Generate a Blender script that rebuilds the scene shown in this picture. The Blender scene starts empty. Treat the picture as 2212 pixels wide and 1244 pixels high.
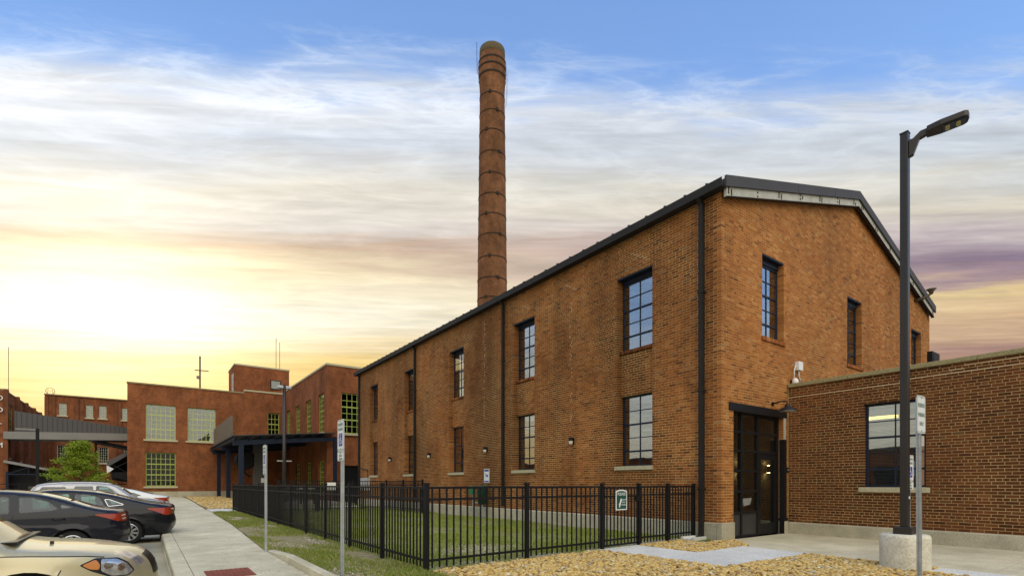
import bpy, bmesh, math, random
import numpy as np
from mathutils import Vector, Matrix, geometry
R = math.radians
random.seed(7); rng = np.random.default_rng(7)
scene = bpy.context.scene
col = scene.collection

# ------------------------------------------------------------------ camera
YAW = R(35.77)
cd = bpy.data.cameras.new('camera'); cam = bpy.data.objects.new('camera', cd); col.objects.link(cam)
cam.location = (0, 0, 1.35); cam.rotation_euler = (R(90), 0, -YAW)
cd.sensor_width = 36; cd.lens = 36 * 1099 / 2212; cd.shift_y = (1044.6 - 622) / 2212
cd.clip_start = 0.1; cd.clip_end = 3000
scene.camera = cam

# ------------------------------------------------------------------ sky
SUN_EL, SUN_AZ = R(48), R(200)            # azimuth clockwise from +Y
world = bpy.data.worlds.new('World'); scene.world = world; world.use_nodes = True
nt = world.node_tree; nt.nodes.clear()
def WN(t, **k):
    n = nt.nodes.new(t)
    for a, b in k.items(): setattr(n, a, b)
    return n
def wm(op, a, b=None, c=None, clamp=False):
    n = WN('ShaderNodeMath', operation=op); n.use_clamp = clamp
    for i, x in enumerate((a, b, c)):
        if x is None: continue
        if isinstance(x, (int, float)): n.inputs[i].default_value = x
        else: nt.links.new(x, n.inputs[i])
    return n.outputs[0]
def wdot(v, d):
    n = WN('ShaderNodeVectorMath', operation='DOT_PRODUCT'); nt.links.new(v, n.inputs[0]); n.inputs[1].default_value = d
    return n.outputs['Value']
def wramp(x, stops):
    n = WN('ShaderNodeValToRGB'); nt.links.new(x, n.inputs[0]); cr = n.color_ramp
    for i, (p, c) in enumerate(stops):
        e = cr.elements[i] if i < 2 else cr.elements.new(p)
        e.position = p
        c = [((q / 255 + .055) / 1.055) ** 2.4 if q > 10 else q / 255 / 12.92 for q in c]
        e.color = (*c, 1)
    return n.outputs[0]
def wmix(f, a, b, mode='MIX'):
    n = WN('ShaderNodeMix', data_type='RGBA', blend_type=mode)
    for s, x in ((n.inputs[0], f), (n.inputs[6], a), (n.inputs[7], b)):
        if isinstance(x, (int, float)): s.default_value = x
        elif isinstance(x, tuple): s.default_value = (*x, 1)
        else: nt.links.new(x, s)
    return n.outputs[2]
def wnoise(v, scale, detail=6, rough=.55, dist=0.0):
    n = WN('ShaderNodeTexNoise'); n.noise_dimensions = '3D'; nt.links.new(v, n.inputs['Vector'])
    n.inputs['Scale'].default_value = scale; n.inputs['Detail'].default_value = detail
    n.inputs['Roughness'].default_value = rough; n.inputs['Distortion'].default_value = dist
    return n.outputs[0]
def wcomb(x, y, z):
    n = WN('ShaderNodeCombineXYZ')
    for i, q in enumerate((x, y, z)):
        if isinstance(q, (int, float)): n.inputs[i].default_value = q
        else: nt.links.new(q, n.inputs[i])
    return n.outputs[0]
D = WN('ShaderNodeTexCoord').outputs['Generated']
RT = wdot(D, (math.cos(YAW), -math.sin(YAW), 0)); FW = wdot(D, (math.sin(YAW), math.cos(YAW), 0))
ZZ = wm('MAXIMUM', wdot(D, (0, 0, 1)), 0.012)
PX = wm('DIVIDE', RT, ZZ); PF = wm('DIVIDE', FW, ZZ)
Q = wm('SQRT', wm('ADD', wm('MULTIPLY', PF, PF), wm('MULTIPLY', wm('MULTIPLY', PX, PX), .10)))
E0 = wm('DIVIDE', 1.0, wm('MAXIMUM', Q, .35))                      # 0 at the horizon, about 1 at the frame's top
LQ = wm('LOGARITHM', wm('MAXIMUM', Q, .35), 2.718)
AZ = wm('DIVIDE', PX, wm('ADD', Q, .4))
cv = wcomb(wm('MULTIPLY', AZ, .8), wm('MULTIPLY', LQ, 3.2), wm('MULTIPLY', FW, .2))
cv2 = wcomb(wm('ADD', wm('MULTIPLY', AZ, 1.6), wm('MULTIPLY', LQ, 1.5)), wm('SUBTRACT', wm('MULTIPLY', LQ, 8.0), wm('MULTIPLY', AZ, .7)), wm('MULTIPLY', FW, .3))
n1 = wm('SUBTRACT', wnoise(cv, 1.7, 8, .58, .3), .5)
n2 = wm('SUBTRACT', wnoise(cv2, 1.9, 9, .58, .35), .5)
cv4 = wcomb(wm('ADD', wm('MULTIPLY', AZ, 2.6), wm('MULTIPLY', LQ, 2.4)), wm('SUBTRACT', wm('MULTIPLY', LQ, 7.0), wm('MULTIPLY', AZ, 1.5)), wm('MULTIPLY', FW, .4))
n4 = wm('POWER', wm('SUBTRACT', 1.0, wm('ABSOLUTE', wm('SUBTRACT', wm('MULTIPLY', wnoise(cv4, 1.5, 10, .6, .45), 2.0), 1.0))), 5.0)
cv3 = wcomb(wm('MULTIPLY', AZ, 2.0), wm('MULTIPLY', LQ, 16.0), 0.0)
n3 = wm('SUBTRACT', wnoise(cv3, 2.0, 6, .6, .3), .5)
E1 = wm('ADD', E0, wm('ADD', wm('MULTIPLY', n1, .16), wm('MULTIPLY', n3, .05)))
# towards the low sun (world +Y) and away from it
SD = wm('SUBTRACT', wm('DIVIDE', wdot(D, (-.03, 1, 0)), wm('SQRT', wm('SUBTRACT', 1.0001, wm('MULTIPLY', ZZ, ZZ)))), 0.0)
sunward = wm('POWER', wm('MULTIPLY', wm('ADD', SD, 1.0), .5, clamp=True), 3.6)
warm = wramp(E1, [(0, (226, 172, 82)), (.13, (242, 194, 98)), (.22, (252, 220, 142)), (.33, (255, 250, 230)), (.41, (254, 238, 198)),
                  (.455, (214, 186, 158)), (.50, (222, 214, 206)), (.57, (236, 230, 216)), (.66, (212, 219, 230)), (.74, (242, 245, 250)), (.82, (214, 228, 248)), (1, (150, 190, 240))])
cool = wramp(E1, [(0, (196, 140, 112)), (.14, (176, 128, 116)), (.25, (150, 112, 116)), (.31, (204, 168, 128)), (.36, (214, 186, 130)), (.385, (158, 128, 138)),
                  (.412, (104, 82, 128)), (.455, (176, 164, 178)), (.53, (222, 214, 196)), (.62, (198, 206, 214)), (.70, (208, 216, 226)), (.80, (186, 205, 232)), (1, (130, 170, 230))])
cloud = wmix(sunward, cool, warm)
pale = wramp(E1, [(0, (220, 208, 180)), (.2, (226, 217, 196)), (.5, (228, 225, 214)), (.8, (216, 220, 226)), (1, (178, 198, 228))])
bk = WN('ShaderNodeMapRange', interpolation_type='SMOOTHSTEP'); nt.links.new(FW, bk.inputs[0])
bk.inputs[1].default_value = .45; bk.inputs[2].default_value = -.05; bk.inputs[3].default_value = 0; bk.inputs[4].default_value = 1
cloud = wmix(bk.outputs[0], cloud, pale)
bright = wm('ADD', .95, wm('ADD', wm('ADD', wm('MULTIPLY', n2, .60), wm('MULTIPLY', n4, .16)), wm('MULTIPLY', n3, .35)))
cloud = wmix(1.0, cloud, wcomb(bright, bright, bright), 'MULTIPLY')
gl = wm('POWER', wm('MAXIMUM', wdot(D, (-.036, .970, .240)), 0.0), 44.0)
cloud = wmix(1.0, cloud, wmix(gl, (0, 0, 0), (.62, .54, .36)), 'ADD')
sky = WN('ShaderNodeTexSky', sky_type='NISHITA'); sky.sun_disc = False
sky.sun_elevation = SUN_EL; sky.sun_rotation = SUN_AZ; sky.air_density = 1.2; sky.dust_density = .6; sky.ozone_density = 2.0
clear = wmix(1.0, sky.outputs[0], (1.72, 1.95, 2.25), 'MULTIPLY')
edge = wm('ADD', wm('ADD', E0, wm('SUBTRACT', wm('MULTIPLY', n2, .22), wm('MULTIPLY', n4, .05))), wm('MULTIPLY', wm('SUBTRACT', .50, sunward), .08))
mk = WN('ShaderNodeMapRange', interpolation_type='SMOOTHSTEP'); nt.links.new(edge, mk.inputs[0])
mk.inputs[1].default_value = .66; mk.inputs[2].default_value = .83; mk.inputs[3].default_value = 0; mk.inputs[4].default_value = .96
cl10 = WN('ShaderNodeVectorMath', operation='SCALE'); nt.links.new(cloud, cl10.inputs[0]); cl10.inputs['Scale'].default_value = 7.9
final = wmix(wm('MULTIPLY', mk.outputs[0], wm('SUBTRACT', 1.0, wm('MULTIPLY', bk.outputs[0], .95))), cl10.outputs[0], clear)
bg = WN('ShaderNodeBackground'); bg.inputs[1].default_value = .10; nt.links.new(final, bg.inputs[0])
wo = WN('ShaderNodeOutputWorld'); nt.links.new(bg.outputs[0], wo.inputs[0])

sl = bpy.data.lights.new('sun', 'SUN'); sl.energy = 1.5; sl.angle = R(75); sl.color = (1, .90, .72)
so = bpy.data.objects.new('sun', sl); col.objects.link(so)
sdir = Vector((math.sin(SUN_AZ) * math.cos(SUN_EL), math.cos(SUN_AZ) * math.cos(SUN_EL), math.sin(SUN_EL)))
so.rotation_euler = sdir.to_track_quat('Z', 'Y').to_euler(); so.location = (0, -10, 30)
vs = scene.view_settings; vs.view_transform = 'Standard'; vs.look = 'None'; vs.exposure = 0.30; vs.gamma = 1.0; vs.use_curve_mapping = False
scene.cycles.max_bounces = 8; scene.cycles.transparent_max_bounces = 12; scene.cycles.use_denoising = True

# ------------------------------------------------------------------ materials
M = {}
def mat(name, color, rough=.6, metal=0.0, var=0.0, vscale=3.0, bump=0.0, bscale=60.0, spec=.5, color2=None, coat=0.0, stretch=None):
    m = bpy.data.materials.new(name); m.use_nodes = True; t = m.node_tree; b = t.nodes['Principled BSDF']
    b.inputs['Base Color'].default_value = (*color, 1); b.inputs['Roughness'].default_value = rough
    b.inputs['Metallic'].default_value = metal; b.inputs['Specular IOR Level'].default_value = spec
    b.inputs['Coat Weight'].default_value = coat; b.inputs['Coat Roughness'].default_value = .04
    if var or color2 or bump:
        g = t.nodes.new('ShaderNodeNewGeometry'); vec = g.outputs['Position']
        if stretch:
            mp = t.nodes.new('ShaderNodeMapping'); mp.inputs['Scale'].default_value = stretch; t.links.new(vec, mp.inputs[0]); vec = mp.outputs[0]
        if var or color2:
            n = t.nodes.new('ShaderNodeTexNoise'); n.inputs['Scale'].default_value = vscale; n.inputs['Detail'].default_value = 8; n.inputs['Roughness'].default_value = .65
            t.links.new(vec, n.inputs['Vector'])
            r = t.nodes.new('ShaderNodeValToRGB'); r.color_ramp.elements[0].position = .3; r.color_ramp.elements[1].position = .7
            c2 = color2 or tuple(min(1, c * (1 + var)) for c in color); c1 = color if color2 else tuple(c * (1 - var) for c in color)
            r.color_ramp.elements[0].color = (*c1, 1); r.color_ramp.elements[1].color = (*c2, 1)
            t.links.new(n.outputs[0], r.inputs[0]); src = r.outputs[0]
            if name.startswith(('concrete', 'asphalt')):
                for (sc_, lo, hi, p0, p1) in ((28, .80, 1.08, .35, .6), (.35, .84, 1.06, .4, .6)):
                    n3 = t.nodes.new('ShaderNodeTexNoise'); n3.inputs['Scale'].default_value = sc_; n3.inputs['Detail'].default_value = 7; n3.inputs['Roughness'].default_value = .7; t.links.new(vec, n3.inputs['Vector'])
                    m3 = t.nodes.new('ShaderNodeMapRange'); m3.inputs[1].default_value = p0; m3.inputs[2].default_value = p1; m3.inputs[3].default_value = lo; m3.inputs[4].default_value = hi; t.links.new(n3.outputs[0], m3.inputs[0])
                    v3 = t.nodes.new('ShaderNodeVectorMath'); v3.operation = 'SCALE'; t.links.new(src, v3.inputs[0]); t.links.new(m3.outputs[0], v3.inputs['Scale']); src = v3.outputs[0]
            t.links.new(src, b.inputs['Base Color'])
        if bump:
            n2 = t.nodes.new('ShaderNodeTexNoise'); n2.inputs['Scale'].default_value = bscale; n2.inputs['Detail'].default_value = 5
            t.links.new(vec, n2.inputs['Vector'])
            bp = t.nodes.new('ShaderNodeBump'); bp.inputs['Strength'].default_value = bump; bp.inputs['Distance'].default_value = .01
            t.links.new(n2.outputs[0], bp.inputs['Height']); t.links.new(bp.outputs[0], b.inputs['Normal'])
    M[name] = m; return m

def brick_mat(name, stops, island=True, stain=.35, streak=None):
    """single bricks: colour per brick (mesh island or object), slow stains across the wall"""
    m = bpy.data.materials.new(name); m.use_nodes = True; t = m.node_tree; b = t.nodes['Principled BSDF']; L = t.links.new
    g = t.nodes.new('ShaderNodeNewGeometry'); oi = t.nodes.new('ShaderNodeObjectInfo')
    ad = t.nodes.new('ShaderNodeMath'); ad.operation = 'ADD'; L(g.outputs['Random Per Island'], ad.inputs[0]); L(oi.outputs['Random'], ad.inputs[1])
    fr = t.nodes.new('ShaderNodeMath'); fr.operation = 'FRACT'; L(ad.outputs[0], fr.inputs[0])
    r = t.nodes.new('ShaderNodeValToRGB'); r.color_ramp.interpolation = 'LINEAR'
    for i, (p, c) in enumerate(stops):
        e = r.color_ramp.elements[i] if i < 2 else r.color_ramp.elements.new(p)
        e.position = p; e.color = (*c, 1)
    L(fr.outputs[0], r.inputs[0])
    n = t.nodes.new('ShaderNodeTexNoise'); n.inputs['Scale'].default_value = .55; n.inputs['Detail'].default_value = 7; n.inputs['Roughness'].default_value = .6
    mp = t.nodes.new('ShaderNodeMapping'); mp.inputs['Scale'].default_value = (1, 1, .45); L(g.outputs['Position'], mp.inputs[0]); L(mp.outputs[0], n.inputs['Vector'])
    mr = t.nodes.new('ShaderNodeMapRange'); mr.inputs[1].default_value = .35; mr.inputs[2].default_value = .62; mr.inputs[3].default_value = 1 - stain; mr.inputs[4].default_value = 1.12
    L(n.outputs[0], mr.inputs[0])
    n2 = t.nodes.new('ShaderNodeTexNoise'); n2.inputs['Scale'].default_value = 38; n2.inputs['Detail'].default_value = 4; L(g.outputs['Position'], n2.inputs['Vector'])
    mr2 = t.nodes.new('ShaderNodeMapRange'); mr2.inputs[3].default_value = .84; mr2.inputs[4].default_value = 1.16; L(n2.outputs[0], mr2.inputs[0])
    n3 = t.nodes.new('ShaderNodeTexNoise'); n3.inputs['Scale'].default_value = 1.1; n3.inputs['Detail'].default_value = 6; n3.inputs['Roughness'].default_value = .62
    mp3 = t.nodes.new('ShaderNodeMapping'); mp3.inputs['Scale'].default_value = (1, 1, .10); mp3.inputs['Location'].default_value = (3, 7, 1); L(g.outputs['Position'], mp3.inputs[0]); L(mp3.outputs[0], n3.inputs['Vector'])
    mr3 = t.nodes.new('ShaderNodeMapRange'); mr3.inputs[1].default_value = .42; mr3.inputs[2].default_value = .66; mr3.inputs[3].default_value = 1.06; mr3.inputs[4].default_value = 1 - stain * .8; L(n3.outputs[0], mr3.inputs[0])
    mu0 = t.nodes.new('ShaderNodeMath'); mu0.operation = 'MULTIPLY'; L(mr.outputs[0], mu0.inputs[0]); L(mr3.outputs[0], mu0.inputs[1])
    if streak is not None:
        sp = t.nodes.new('ShaderNodeSeparateXYZ'); L(g.outputs['Position'], sp.inputs[0])
        sb_ = t.nodes.new('ShaderNodeMath'); sb_.operation = 'SUBTRACT'; L(sp.outputs[1], sb_.inputs[0]); sb_.inputs[1].default_value = streak
        ab_ = t.nodes.new('ShaderNodeMath'); ab_.operation = 'ABSOLUTE'; L(sb_.outputs[0], ab_.inputs[0])
        wn_ = t.nodes.new('ShaderNodeMath'); wn_.operation = 'MULTIPLY_ADD'; L(n.outputs[0], wn_.inputs[0]); wn_.inputs[1].default_value = -2.4; L(ab_.outputs[0], wn_.inputs[2])
        ms_ = t.nodes.new('ShaderNodeMapRange'); ms_.interpolation_type = 'SMOOTHSTEP'; ms_.inputs[1].default_value = -1.0; ms_.inputs[2].default_value = .6; ms_.inputs[3].default_value = .52; ms_.inputs[4].default_value = 1.0; L(wn_.outputs[0], ms_.inputs[0])
        mu1 = t.nodes.new('ShaderNodeMath'); mu1.operation = 'MULTIPLY'; L(mu0.outputs[0], mu1.inputs[0]); L(ms_.outputs[0], mu1.inputs[1]); mu0 = mu1
    mu = t.nodes.new('ShaderNodeMath'); mu.operation = 'MULTIPLY'; L(mu0.outputs[0], mu.inputs[0]); L(mr2.outputs[0], mu.inputs[1])
    vm = t.nodes.new('ShaderNodeVectorMath'); vm.operation = 'SCALE'; L(r.outputs[0], vm.inputs[0]); L(mu.outputs[0], vm.inputs['Scale'])
    L(vm.outputs[0], b.inputs['Base Color']); b.inputs['Roughness'].default_value = .85; b.inputs['Specular IOR Level'].default_value = .25
    bp = t.nodes.new('ShaderNodeBump'); bp.inputs['Strength'].default_value = .35; bp.inputs['Distance'].default_value = .006
    L(n2.outputs[0], bp.inputs['Height']); L(bp.outputs[0], b.inputs['Normal'])
    M[name] = m; return m

def far_brick_mat(name, c1, c2, mortar, scale=1.0, stain=.4):
    """brickwork too far away to tell bricks apart: brick texture on the wall's own coordinates"""
    m = bpy.data.materials.new(name); m.use_nodes = True; t = m.node_tree; b = t.nodes['Principled BSDF']; L = t.links.new
    uv = t.nodes.new('ShaderNodeUVMap'); uv.uv_map = 'wall'
    br = t.nodes.new('ShaderNodeTexBrick'); L(uv.outputs[0], br.inputs['Vector']); br.inputs['Scale'].default_value = 1.0
    br.inputs['Color1'].default_value = (*c1, 1); br.inputs['Color2'].default_value = (*c2, 1); br.inputs['Mortar'].default_value = (*mortar, 1)
    br.inputs['Brick Width'].default_value = .213 * scale; br.inputs['Row Height'].default_value = .0677 * scale; br.inputs['Mortar Size'].default_value = .008 * scale
    g = t.nodes.new('ShaderNodeNewGeometry')
    n = t.nodes.new('ShaderNodeTexNoise'); n.inputs['Scale'].default_value = .5; n.inputs['Detail'].default_value = 8; n.inputs['Roughness'].default_value = .68
    mp = t.nodes.new('ShaderNodeMapping'); mp.inputs['Scale'].default_value = (1, 1, .6); L(g.outputs['Position'], mp.inputs[0]); L(mp.outputs[0], n.inputs['Vector'])
    mr = t.nodes.new('ShaderNodeMapRange'); mr.inputs[1].default_value = .34; mr.inputs[2].default_value = .66; mr.inputs[3].default_value = 1 - stain; mr.inputs[4].default_value = 1.2
    L(n.outputs[0], mr.inputs[0])
    nb = t.nodes.new('ShaderNodeTexNoise'); nb.inputs['Scale'].default_value = 2.6; nb.inputs['Detail'].default_value = 9; nb.inputs['Roughness'].default_value = .75; L(mp.outputs[0], nb.inputs['Vector'])
    mrb = t.nodes.new('ShaderNodeMapRange'); mrb.inputs[1].default_value = .36; mrb.inputs[2].default_value = .64; mrb.inputs[3].default_value = .74; mrb.inputs[4].default_value = 1.18; L(nb.outputs[0], mrb.inputs[0])
    mb_ = t.nodes.new('ShaderNodeMath'); mb_.operation = 'MULTIPLY'; L(mr.outputs[0], mb_.inputs[0]); L(mrb.outputs[0], mb_.inputs[1])
    vm = t.nodes.new('ShaderNodeVectorMath'); vm.operation = 'SCALE'; L(br.outputs[0], vm.inputs[0]); L(mb_.outputs[0], vm.inputs['Scale'])
    L(vm.outputs[0], b.inputs['Base Color']); b.inputs['Roughness'].default_value = .9; b.inputs['Specular IOR Level'].default_value = .2
    bp = t.nodes.new('ShaderNodeBump'); bp.inputs['Strength'].default_value = .5; bp.inputs['Distance'].default_value = .008; bp.invert = True
    L(br.outputs['Fac'], bp.inputs['Height']); L(bp.outputs[0], b.inputs['Normal'])
    M[name] = m; return m

def glass_mat(name, tint, refl, rough=.02, wavy=0.0):
    m = bpy.data.materials.new(name); m.use_nodes = True; t = m.node_tree; t.nodes.clear(); L = t.links.new
    o = t.nodes.new('ShaderNodeOutputMaterial'); tr = t.nodes.new('ShaderNodeBsdfTransparent'); tr.inputs[0].default_value = (*tint, 1)
    gl = t.nodes.new('ShaderNodeBsdfGlossy'); gl.inputs['Roughness'].default_value = rough; gl.inputs[0].default_value = (.90, .96, 1, 1)
    lw = t.nodes.new('ShaderNodeLayerWeight'); pw = t.nodes.new('ShaderNodeMath'); pw.operation = 'POWER'; pw.inputs[1].default_value = 4.0; L(lw.outputs['Facing'], pw.inputs[0])
    mr = t.nodes.new('ShaderNodeMapRange'); mr.inputs[3].default_value = refl; mr.inputs[4].default_value = 1.0; L(pw.outputs[0], mr.inputs[0])
    mx = t.nodes.new('ShaderNodeMixShader'); L(mr.outputs[0], mx.inputs[0]); L(tr.outputs[0], mx.inputs[1]); L(gl.outputs[0], mx.inputs[2]); L(mx.outputs[0], o.inputs[0])
    if wavy:
        g = t.nodes.new('ShaderNodeNewGeometry'); n = t.nodes.new('ShaderNodeTexNoise'); n.inputs['Scale'].default_value = 2.2; n.inputs['Detail'].default_value = 1
        L(g.outputs['Position'], n.inputs['Vector'])
        bp = t.nodes.new('ShaderNodeBump'); bp.inputs['Strength'].default_value = wavy; bp.inputs['Distance'].default_value = .02
        L(n.outputs[0], bp.inputs['Height']); L(bp.outputs[0], gl.inputs['Normal'])
    M[name] = m; return m

def stone_mat(name, stops):
    m = bpy.data.materials.new(name); m.use_nodes = True; t = m.node_tree; b = t.nodes['Principled BSDF']; L = t.links.new
    g = t.nodes.new('ShaderNodeNewGeometry'); r = t.nodes.new('ShaderNodeValToRGB')
    for i, (p, c) in enumerate(stops):
        e = r.color_ramp.elements[i] if i < 2 else r.color_ramp.elements.new(p)
        e.position = p; e.color = (*c, 1)
    L(g.outputs['Random Per Island'], r.inputs[0])
    n = t.nodes.new('ShaderNodeTexNoise'); n.inputs['Scale'].default_value = 60; n.inputs['Detail'].default_value = 4; L(g.outputs['Position'], n.inputs['Vector'])
    mr = t.nodes.new('ShaderNodeMapRange'); mr.inputs[3].default_value = .7; mr.inputs[4].default_value = 1.3; L(n.outputs[0], mr.inputs[0])
    vm = t.nodes.new('ShaderNodeVectorMath'); vm.operation = 'SCALE'; L(r.outputs[0], vm.inputs[0]); L(mr.outputs[0], vm.inputs['Scale'])
    L(vm.outputs[0], b.inputs['Base Color']); b.inputs['Roughness'].default_value = .6
    M[name] = m; return m

def leaf_mat(name, stops, trans=.25):
    m = stone_mat(name, stops); t = m.node_tree; b = t.nodes['Principled BSDF']; L = t.links.new; o = t.nodes['Material Output']
    tr = t.nodes.new('ShaderNodeBsdfTranslucent'); mx = t.nodes.new('ShaderNodeMixShader'); mx.inputs[0].default_value = trans
    src = b.inputs['Base Color'].links[0].from_socket; L(src, tr.inputs[0])
    L(b.outputs[0], mx.inputs[1]); L(tr.outputs[0], mx.inputs[2]); L(mx.outputs[0], o.inputs[0])
    return m

def emit_mat(name, color, s):
    m = bpy.data.materials.new(name); m.use_nodes = True; b = m.node_tree.nodes['Principled BSDF']
    b.inputs['Base Color'].default_value = (*color, 1); b.inputs['Emission Color'].default_value = (*color, 1); b.inputs['Emission Strength'].default_value = s
    M[name] = m; return m

BR = [(0, (.115, .040, .015)), (.08, (.215, .072, .019)), (.45, (.285, .092, .021)), (.80, (.335, .112, .026)), (.95, (.39, .155, .044)), (1, (.22, .115, .052))]
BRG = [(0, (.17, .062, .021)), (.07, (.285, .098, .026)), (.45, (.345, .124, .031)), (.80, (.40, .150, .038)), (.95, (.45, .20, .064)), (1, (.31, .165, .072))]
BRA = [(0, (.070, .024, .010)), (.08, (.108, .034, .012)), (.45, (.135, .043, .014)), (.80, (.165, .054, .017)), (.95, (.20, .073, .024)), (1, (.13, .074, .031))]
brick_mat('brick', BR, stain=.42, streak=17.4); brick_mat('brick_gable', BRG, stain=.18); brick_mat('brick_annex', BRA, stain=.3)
mat('mortar', (.30, .150, .055), .95, color2=(.76, .55, .235), vscale=.75, bump=.4, bscale=120, spec=.1, stretch=(1, 1, .8))
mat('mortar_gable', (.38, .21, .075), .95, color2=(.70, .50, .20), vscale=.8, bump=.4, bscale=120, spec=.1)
mat('mortar_annex', (.34, .21, .085), .95, color2=(.56, .41, .18), vscale=.8, bump=.4, bscale=120, spec=.1)
mat('mortar_fresh', (.66, .53, .30), .95, var=.15, vscale=6, bump=.3, bscale=120, spec=.1)
far_brick_mat('brick_far', (.205, .058, .020), (.30, .088, .027), (.34, .165, .078), stain=.42)
far_brick_mat('brick_far_dark', (.17, .055, .024), (.23, .078, .030), (.22, .11, .06), stain=.35)
far_brick_mat('brick_chimney', (.19, .074, .031), (.27, .108, .043), (.30, .17, .09), stain=.5)
mat('concrete', (.47, .43, .31), .88, var=.18, vscale=2.2, bump=.25, bscale=70)
mat('concrete_walk', (.53, .47, .31), .9, color2=(.73, .665, .475), vscale=1.6, bump=.3, bscale=90)
mat('concrete_new', (.66, .65, .60), .85, color2=(.76, .75, .70), vscale=1.5, bump=.15, bscale=60)
mat('concrete_old', (.30, .27, .18), .95, color2=(.46, .43, .32), vscale=3, bump=.5, bscale=40)
mat('concrete_base', (.54, .50, .38), .9, color2=(.76, .72, .59), vscale=3.5, bump=.5, bscale=45)
mat('coping', (.22, .19, .085), .95, color2=(.42, .37, .20), vscale=26, bump=.9, bscale=60)
mat('sill_stone', (.40, .36, .22), .9, color2=(.56, .51, .34), vscale=14, bump=.5, bscale=50)
mat('asphalt', (.33, .295, .20), .92, color2=(.46, .42, .30), vscale=.9, bump=.5, bscale=140)
mat('dirt', (.17, .14, .06), .95, color2=(.36, .31, .17), vscale=6, bump=.8, bscale=40)
mat('lawn_soil', (.13, .165, .035), .95, color2=(.30, .27, .11), vscale=3, bump=.8, bscale=30)
mat('black_metal', (.007, .007, .008), .55, spec=.25)
mat('bronze', (.020, .018, .016), .6, spec=.25, var=.2, vscale=1.5)
mat('gutter', (.024, .022, .021), .65, spec=.25, var=.25, vscale=1.0)
mat('roof_metal', (.062, .057, .055), .6, spec=.3, var=.15, vscale=.6)
mat('steel_channel', (.36, .36, .31), .7, color2=(.56, .56, .49), vscale=2.5, bump=.3, bscale=20)
mat('rust_dark', (.03, .022, .015), .9)
mat('frame_navy', (.011, .018, .038), .5, spec=.3)
mat('frame_black', (.009, .009, .010), .5, spec=.3)
mat('door_panel', (.035, .034, .036), .45, var=.2)
mat('frame_lime', (.34, .40, .075), .6)
mat('frame_pale_lime', (.46, .50, .17), .6)
mat('frame_cream', (.50, .51, .36), .6)
mat('interior', (.16, .15, .13), .9)
mat('interior_dark', (.03, .03, .03), .9)
mat('blind', (.62, .60, .54), .7)
mat('galv', (.46, .49, .50), .45, metal=.55, var=.2, vscale=9)
mat('white_metal', (.80, .81, .80), .4)
mat('sign_white', (.80, .82, .80), .45)
mat('sign_green_text', (.03, .13, .08), .5)
mat('sign_blue', (.02, .045, .36), .45)
mat('sign_green', (.012, .075, .055), .4)
mat('green_plastic', (.012, .16, .065), .45)
mat('green_dark', (.010, .050, .042), .5)
mat('pole_bronze', (.035, .030, .027), .38, metal=.25, var=.12, vscale=2)
mat('led', (.62, .52, .25), .3)
mat('navy_steel', (.009, .016, .034), .6, spec=.25)
mat('grey_cladding', (.075, .070, .068), .55, var=.08, vscale=.5)
mat('grey_light', (.22, .21, .19), .6, var=.1, vscale=.5)
mat('awning_roof', (.25, .24, .225), .5, var=.1)
mat('wood', (.10, .075, .05), .85, color2=(.24, .19, .13), vscale=5, bump=.3, bscale=30, stretch=(6, 6, .6))
mat('tactile', (.23, .050, .022), .8, var=.25, vscale=6)
mat('bark', (.07, .05, .035), .95, bump=.8, bscale=20)
mat('grey_box', (.40, .41, .41), .5, var=.1)
mat('tyre', (.012, .012, .013), .85, bump=.2)
mat('alloy', (.55, .56, .57), .28, metal=.85)
mat('chrome', (.75, .76, .77), .12, metal=1.0)
mat('trim_black', (.008, .008, .009), .35)
mat('seat', (.05, .05, .055), .9)
mat('paint_navy', (.009, .010, .018), .5, spec=.1, coat=.6)
mat('paint_black', (.006, .007, .011), .5, spec=.1, coat=.6)
mat('paint_beige', (.52, .455, .275), .36, metal=.35, coat=.7)
mat('paint_silver', (.42, .42, .43), .34, metal=.55, coat=.6)
mat('paint_white', (.80, .80, .78), .3, coat=.8)
mat('lamp_red', (.36, .035, .012), .12, coat=1.0)
mat('lamp_amber', (.58, .19, .025), .15, coat=1.0)
mat('lamp_clear', (.50, .52, .54), .16, metal=.6, coat=1.0, var=.5, vscale=14)
glass_mat('glass', (.80, .84, .85), .30, .012, .05)
glass_mat('glass_dark', (.80, .80, .80), .04, .01, .05)
glass_mat('glass_far', (.50, .56, .54), .33, .03, .2)
glass_mat('glass_far_dark', (.35, .40, .36), .05, .03, .2)
glass_mat('glass_car', (.40, .58, .51), .07, .01)
glass_mat('glass_tint', (.12, .12, .13), .10, .01)
emit_mat('sconce_glow', (1.0, .72, .25), 40.0)
emit_mat('tube_glow', (1.0, .80, .22), 3.0)
stone_mat('river_stone', [(0, (.24, .13, .03)), (.13, (.46, .285, .075)), (.38, (.64, .445, .14)), (.6, (.57, .365, .095)), (.78, (.72, .56, .24)), (.9, (.30, .20, .08)), (.96, (.46, .42, .32)), (1, (.76, .69, .47))])
stone_mat('verge_stone', [(0, (.30, .26, .18)), (.5, (.46, .41, .30)), (1, (.60, .55, .44))])
leaf_mat('grass', [(0, (.13, .20, .018)), (.35, (.25, .35, .028)), (.7, (.36, .42, .05)), (.9, (.44, .42, .11)), (1, (.54, .47, .22))], .35)
leaf_mat('grass_verge', [(0, (.14, .21, .022)), (.4, (.25, .33, .034)), (.7, (.36, .38, .08)), (1, (.54, .46, .22))], .35)
leaf_mat('leaf', [(0, (.13, .21, .014)), (.4, (.26, .36, .022)), (.8, (.40, .48, .04)), (1, (.50, .54, .07))], .5)

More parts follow.
